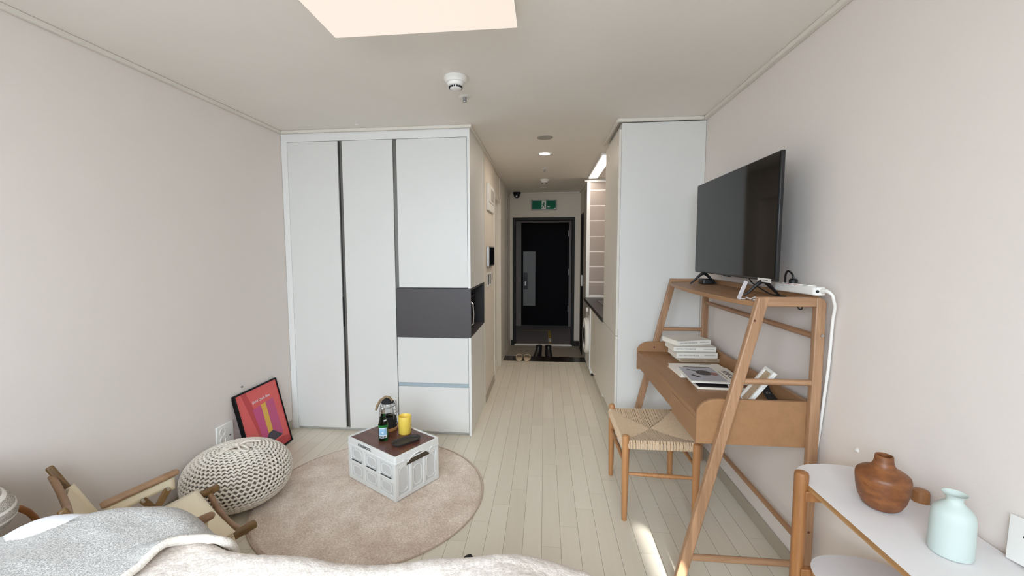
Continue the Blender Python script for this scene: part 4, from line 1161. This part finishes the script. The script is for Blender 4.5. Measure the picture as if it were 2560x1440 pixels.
def quad_solid(mb, pts, z0, z1):
    ar = sum(pts[i][0]*pts[(i+1) % 4][1] - pts[(i+1) % 4][0]*pts[i][1] for i in range(4))
    mb.prism(pts if ar > 0 else pts[::-1], z0, z1, 'XY')
# thick pale book/magazine underneath
MU = thing('pale_magazine', 'thick pale cream magazine lying under the open-cover magazine on the desk', 'magazine', (.878, 2.455, .7706), math.radians(2))
m = MB(); m.box(-.143, -.11, 0, .143, .11, .0018); m.box(-.143, -.11, .0202, .143, .11, .022); m.build('cover', 'bookc', MU, bevel=.0006)
m = MB(); m.box(-.140, -.107, .0018, .140, .107, .0202); m.build('page_block', 'paper', MU)
m = MB(); m.box(.03, .085, .022, .09, .092, .0223); m.build('title_print', 'inkgrey', MU)
ML = thing('dark_magazine', 'magazine with a dark photo cover sticking out at the bottom of the pile', 'magazine', (.862, 2.278, .7706), math.radians(-2))
m = MB(); m.box(-.098, -.135, 0, .125, .030, .010); m.build('pages', 'paper', ML, bevel=.0008)
m = MB(); m.box(-.09, -.128, .010, .118, .028, .0108); m.build('cover_photo', 'magphoto', ML)
MK = thing('lifestyle_magazine', 'magazine with a grey-blue photo cover and cream margin on top of the pile', 'magazine', (.878, 2.315, .7932), math.radians(-3))
# the cover bends slightly over the one underneath
def sheet(x0, y0, x1, y1, z0, z1):
    mb = MB(); mb.box(x0, y0, z0, x1, y1, z1); return mb
sheet(-.132, -.145, .132, .145, 0, .008).build('pages', 'bookw', MK, bevel=.0008)
sheet(-.128, -.130, .048, .125, .008, .0086).build('cover_photo', 'magblue', MK)
sheet(-.100, .127, .04, .139, .008, .0086).build('dark_strip', 'magphoto', MK)
m = MB(); m.prism([(-.025 + .040*math.cos(2*PI*k/24), .02 + .048*math.sin(2*PI*k/24)) for k in range(24)], .0086, .009, 'XY')
m.prism([(-.055, .06), (-.09, .085), (-.10, .078), (-.06, .045)], .0086, .009, 'XY'); m.prism([(-.105, -.03), (-.075, -.07), (-.06, -.065), (-.09, -.022)], .0086, .009, 'XY')
m.build('photo_figure', 'magphoto', MK)
m = MB(); m.prism([(.022 + .018*math.cos(2*PI*k/18), .0 + .030*math.sin(2*PI*k/18)) for k in range(18)], .0086, .0092, 'XY'); m.build('photo_face', 'skin', MK)
text('cover_title', 'KINFOLK', .044, 'ink', MK, (.092, -.01, .0083), (0, -1, 0), (1, 0, 0), depth=.0003, space=.9)
m = MB(); m.box(.060, -.08, .008, .064, .06, .0084); m.build('cover_print', 'inkgrey', MK)

# white photo frame propped at the near end of the tray, black strap behind it
PH = thing('photo_frame', 'white picture frame propped at a tilt on the near end of the desk tray', 'photo frame')
ux, uy = Vector((.60, -.80, 0)), None
dirn = Vector((.105, -.02, .155)).normalized()       # long side rises towards the wall
wid = Vector((.10, .99, -.0)).normalized()
nrm = dirn.cross(wid).normalized(); wid = nrm.cross(dirn).normalized()
mt = Matrix((dirn, wid, nrm)).transposed().to_4x4(); mt.translation = Vector((.885, 1.955, .776))
PH.matrix_world = mt
m = MB(); m.ring([(0, -.055), (.192, -.055), (.192, .047), (0, .047)], [(.015, -.040), (.177, -.040), (.177, .032), (.015, .032)], -.006, .010, 'XY'); m.build('frame', 'whitep', PH, bevel=.002)
m = MB(); m.box(.013, -.042, -.004, .179, .034, .002); m.build('picture', 'photo', PH)
CD = thing('printed_card', 'small patterned card leaning against the foot of the white picture frame', 'card', (.868, 1.945, .7705))
m = MB(); mt2 = Matrix.Rotation(math.radians(-24), 4, 'Y'); m.box(-.001, -.075, 0, .001, .045, .085, mt2); m.build('sheet', 'whitep', CD)
m = MB(); m.box(-.0016, -.065, .01, -.001, .035, .075, mt2); m.build('pattern', 'magblue', CD)
BS = thing('black_strap', 'black strap with a metal ring lying at the back corner of the desk tray', 'strap', (1.028, 2.02, .7706))
m = MB(); m.tube([(.02, .12, .075), (.005, .03, .030), (-.002, -.05, .012), (.004, -.10, .006)], [.014, .017, .017, .012], 8, flat=(1.2, .35)); m.build('band', 'blkmat', BS)
m = MB(); m.lathe([(.008, 0), (.008, .003), (.005, .003), (.005, 0), (.008, 0)], 16, (.0, .005, .028), Matrix.Rotation(.4, 4, 'X'), caps=False); m.build('ring', 'steel', BS)

# ------------------------------------------------------------------ woven stool at the desk
SO = thing('woven_stool', 'wooden stool with a woven paper cord seat tucked under the desk', 'stool', (.62, 2.485, 0))
L = SO.location
C4 = {(0, 0): (.437, 2.252), (1, 0): (.798, 2.236), (1, 1): (.806, 2.716), (0, 1): (.437, 2.720)}
for (i, j), (x, y) in C4.items():
    s_ = -1 if i == 0 else 1; q = -1 if j == 0 else 1
    topz = .478 if i == 0 else .452
    m = MB(); m.tube([(x, y, 0), (x, y, .10), (x, y, .30), (x, y, topz - .016), (x, y, topz - .006), (x, y, topz)], [.0135, .016, .0195, .0195, .0165, .007], 18)
    m.build('leg', 'stool', SO, L)
def strch(a, b, z, r=.0095):
    m = MB(); p, q = C4[a], C4[b]
    P, Q = Vector((p[0], p[1], z)), Vector((q[0], q[1], z)); m.tube([P, P.lerp(Q, .3), P.lerp(Q, .5), P.lerp(Q, .7), Q], [r*.8, r*1.1, r*1.25, r*1.1, r*.8], 12); m.build('stretcher', 'stool', SO, L)
strch((0, 0), (1, 0), .262); strch((0, 1), (1, 1), .262); strch((0, 0), (0, 1), .310); strch((1, 0), (1, 1), .318)
seat = MB()
x0, x1, ya, yb = .418, .818, 2.240, 2.728
def seat_z(x, y):
    u, v = (x - x0)/(x1 - x0), (y - ya)/(yb - ya)
    e = 1 - max(abs(2*u - 1), abs(2*v - 1))
    return .445 - .024*math.sin(PI/2*min(1, e*1.3)) + .006*abs(2*v - 1)
cxm = (x0 + x1)/2; cym = (ya + yb)/2
rng = random.Random(3)
def cordline(p, d, length):
    # from the rail p inwards; starts below the rail and wraps over it
    pts = [Vector((p[0], p[1], .405)), Vector((p[0] - d[0]*.004, p[1] - d[1]*.004, .428)), Vector((p[0] + d[0]*.006, p[1] + d[1]*.006, seat_z(*p) - .002))]
    for k in range(1, 5):
        t = k/4*length; q = (p[0] + d[0]*t, p[1] + d[1]*t); pts.append(Vector((q[0], q[1], seat_z(*q) + rng.uniform(-.0005, .0005))))
    seat.tube(pts, .0029, 5, caps=False)
n = 60
for k in range(n + 1):
    x = x0 + .018 + (x1 - x0 - .036)*k/n + rng.uniform(-.0016, .0016); u = (x - x0)/(x1 - x0)
    ln = max(.004, min(u, 1 - u)*2*(cym - ya)*.985)
    cordline((x, ya), (0, 1), ln); cordline((x, yb), (0, -1), ln)
n = 76
for k in range(n + 1):
    y = ya + .018 + (yb - ya - .036)*k/n + rng.uniform(-.0012, .0012); u = (y - ya)/(yb - ya)
    ln = max(.004, min(u, 1 - u)*2*(cxm - x0)*.985)
    cordline((x0, y), (1, 0), ln); cordline((x1, y), (-1, 0), ln)
so = seat.build('woven_seat', 'cord', SO, L)
m = MB(); m.grid(lambda u, v: (x0 + .008 + (x1 - x0 - .016)*u, ya + .008 + (yb - ya - .016)*v, seat_z(x0 + (x1 - x0)*u, ya + (yb - ya)*v) - .005), 24, 24)
mo = m.build('seat_core', 'corddark', so, L); sd = mo.modifiers.new('t', 'SOLIDIFY'); sd.thickness = .014; sd.offset = -1

# ------------------------------------------------------------------ narrow side table at the right edge
TB = thing('side_table', 'narrow white topped side table with round wooden legs along the right wall', 'table', (.97, .95, 0))
L = TB.location
def oval(xa, xb, yn, yf, e, n=16):
    c = (xa + xb)/2; r = (xb - xa)/2
    return [(c + r*math.copysign(abs(math.cos(t))**.8, math.cos(t)), yf + e*abs(math.sin(t))**.8) for t in [PI*k/n for k in range(n + 1)]] + \
           [(c + r*math.copysign(abs(math.cos(t))**.8, math.cos(t)), yn - e*abs(math.sin(t))**.8) for t in [PI + PI*k/n for k in range(n + 1)]]
for z, nm, ya_, xa_ in ((.715, 'top', 1.40, .834), (.455, 'lower_shelf', 1.30, .834)):
    yn_ = .50
    pts = oval(xa_, 1.118, yn_, ya_, .125)
    m = MB(); m.prism(pts, z - .018, z - .0015, 'XY'); o = m.build(nm, 'ply', TB, L)
    m = MB(); m.prism(pts, z - .0015, z, 'XY'); m.build('white_surface', 'tabletop', o, L)
for x, y in ((.822, 1.395), (1.108, 1.318), (.822, .50), (1.108, .50)):
    m = MB(); m.tube([(x, y, 0), (x, y, .35), (x, y, .740), (x, y, .747), (x, y, .750)], [.0165, .019, .0205, .0185, .012], 20); m.build('leg', 'legwood', TB, L)
for y in (1.38, .50):
    for z in (.680, .42):
        m = MB(); m.box(.822, y - .012, z - .017, 1.10, y + .012, z + .0165); m.build('crossbar', 'legwood', TB, L, bevel=.003)
VB = thing('carved_wooden_vase', 'squat dark brown carved wooden vase on the white side table', 'vase', (.9707, 1.2767, .7154))
def prof(pts, R, H): return [(r*R, z*H) for r, z in pts]
m = MB(); m.lathe(prof([(0, 0), (.50, 0), (.58, .008), (.72, .06), (.88, .2), (.965, .38), (1, .54), (.995, .60), (.965, .645), (.90, .672), (.80, .70), (.62, .735), (.48, .775), (.39, .83), (.35, .90), (.335, .97), (.325, .995), (.29, 1.0), (.25, .985), (.235, .93), (.235, .75), (0, .70)], .0628, .1534), 56)
m.build('body', 'teak', VB)
VM_ = thing('mint_vase', 'pale mint ceramic bottle vase with a flared lip on the white side table', 'vase', (.9905, 1.0884, .7154))
m = MB(); m.lathe(prof([(0, 0), (.88, 0), (.965, .012), (1, .05), (.99, .35), (.97, .60), (.94, .68), (.87, .73), (.72, .785), (.52, .835), (.395, .875), (.36, .91), (.39, .95), (.50, .985), (.555, 1.0), (.565, 1.005), (.545, 1.005), (.42, .975), (.34, .94), (.30, .90), (.31, .80), (0, .76)], .0414, .1502), 56)
m.build('body', 'mint', VM_)
CS = thing('menu_card', 'white card leaning on the wall at the right end of the side table', 'card', (1.112, 1.0, .7154))
L = CS.location
mt3 = Matrix.Translation((1.108, 1.083, .7162)) @ Matrix.Rotation(math.radians(-8), 4, 'X') @ Matrix.Rotation(math.radians(9), 4, 'Y')
m = MB(); m.box(-.0015, -.14, .0, .0015, 0, .105, mt3); m.build('panel', 'whitep', CS, L, bevel=.0005)
m = MB(); m.box(-.0019, -.10, .062, -.0014, -.032, .066, mt3); m.build('print', 'ink', CS, L)

# ------------------------------------------------------------------ shoes at the entrance
def slipper(x, y, rot, label):
    t = thing('slide_slipper', label, 'slipper', (x, y, .004), rot, 'pair of slippers at the entrance')
    m = MB()
    pts = [(.046*math.cos(2*PI*k/28)*(1 - .12*math.sin(2*PI*k/28)*-1), .135*math.sin(2*PI*k/28)) for k in range(28)]
    m.prism(pts, 0, .024, 'XY'); m.build('sole', 'slipper', t, bevel=.006, seg=3)
    m = MB()
    def up(u, v):
        a = PI*u; y_ = .0 + .105*v - .0
        wv = .046*(1 - .10*v); hh = .062 - .026*v
        return (wv*math.cos(a)*1.04, y_, .012 + hh*math.sin(a)**.7)
    m.grid(up, 18, 8); o = m.build('strap', 'slipper', t); s = o.modifiers.new('t', 'SOLIDIFY'); s.thickness = .006
slipper(-.337, 5.655, .04, 'beige slide slipper on the black sill, left one of the pair')
slipper(-.230, 5.655, -.05, 'beige slide slipper on the black sill, right one nearer the black boots')
def boot(x, y, rot, label):
    t = thing('ankle_boot', label, 'boot', (x, y, ZE), rot, 'pair of black boots at the entrance')
    m = MB(); vs = []; rows = [(.045, .105, .030, 0), (.050, .115, .030, .02), (.050, .108, .025, .045), (.047, .085, .0, .075), (.044, .062, -.02, .105), (.044, .055, -.03, .14), (.046, .056, -.032, .165)]
    n_ = 24
    for a, b, yo, z in rows:
        for k in range(n_):
            q = 2*PI*k/n_; vs.append((a*math.cos(q), -yo + b*math.sin(q), z + .006))
    fs = [(i*n_ + k, i*n_ + (k+1) % n_, (i+1)*n_ + (k+1) % n_, (i+1)*n_ + k) for i in range(len(rows)-1) for k in range(n_)] + [list(range(n_))[::-1], [(len(rows)-1)*n_ + k for k in range(n_)]]
    m._add(vs, fs); m.build('upper', 'boot', t)
    m = MB(); m.prism([(.050*math.cos(2*PI*k/24), -.03 + .118*math.sin(2*PI*k/24)) for k in range(24)], 0, .012, 'XY'); m.build('sole', 'blk', t)
boot(-.085, 6.05, -.35, 'black ankle boot on the entry floor, turned slightly, left of the pair')
boot(.062, 6.05, .12, 'black ankle boot on the entry floor, straight one on the right of the pair')

# ------------------------------------------------------------------ light
def area(name, loc, rot, sx, sy, power, col, spread=None):
    l = bpy.data.lights.new(name, 'AREA'); l.shape = 'RECTANGLE'; l.size = sx; l.size_y = sy; l.energy = power; l.color = col
    if spread: l.spread = spread
    o = bpy.data.objects.new(name, l); COL.objects.link(o); o.location = loc; o.rotation_euler = rot; return o
area('window_daylight', (-.65, YB - 1.3, 2.95), (math.radians(72), 0, 0), 4.4, 3.2, 700.0, (.785, .90, 1.0))
su = bpy.data.lights.new('sun', 'SUN'); su.energy = 13.0; su.angle = math.radians(.55); su.color = (1.0, .99, .96)
so_ = bpy.data.objects.new('sun', su); COL.objects.link(so_)
dv = Vector((-.073, 1.0, -.354)).normalized()
so_.rotation_euler = dv.to_track_quat('-Z', 'Y').to_euler(); so_.location = (.9, -3.5, 2.3)
area('downlight_lamp', (-.006, 4.20, ZC - .012), (0, 0, 0), .10, .10, 4.0, (1.0, .86, .72))
area('strip_lamp', (.60, 4.88, ZC - .028), (0, 0, 0), .09, 1.25, 5.0, (1.0, .88, .76))
area('corridor_fill', (.0, 7.9, 2.28), (0, 0, 0), .4, .4, .7, (1.0, .92, .88))  # added ambient fill for the corridor, no fitting there
wd = bpy.data.worlds.new('world'); sc.world = wd; wd.use_nodes = True
wd.node_tree.nodes['Background'].inputs[0].default_value = (.75, .87, 1.0, 1); wd.node_tree.nodes['Background'].inputs[1].default_value = .4

# ------------------------------------------------------------------ camera
cam = bpy.data.cameras.new('camera'); cam.sensor_fit = 'HORIZONTAL'; cam.sensor_width = 36.0
cam.lens = 1059.52/2560*36.0; cam.shift_x = 27.59/2560; cam.shift_y = -3.27/2560
cam.clip_start = .02; cam.clip_end = 60
co = bpy.data.objects.new('camera', cam); COL.objects.link(co)
yw, pc, rl = -.1028, .0806, .0026
Fw = Vector((math.sin(yw)*math.cos(pc), math.cos(yw)*math.cos(pc), -math.sin(pc)))
R0 = Vector((math.cos(yw), -math.sin(yw), 0)); D0 = Fw.cross(R0)
Rr = R0*math.cos(rl) + D0*math.sin(rl); Dd = -R0*math.sin(rl) + D0*math.cos(rl)
mw = Matrix((Rr, -Dd, -Fw)).transposed().to_4x4(); mw.translation = Vector((0, 0, 1.45))
co.matrix_world = mw
sc.camera = co
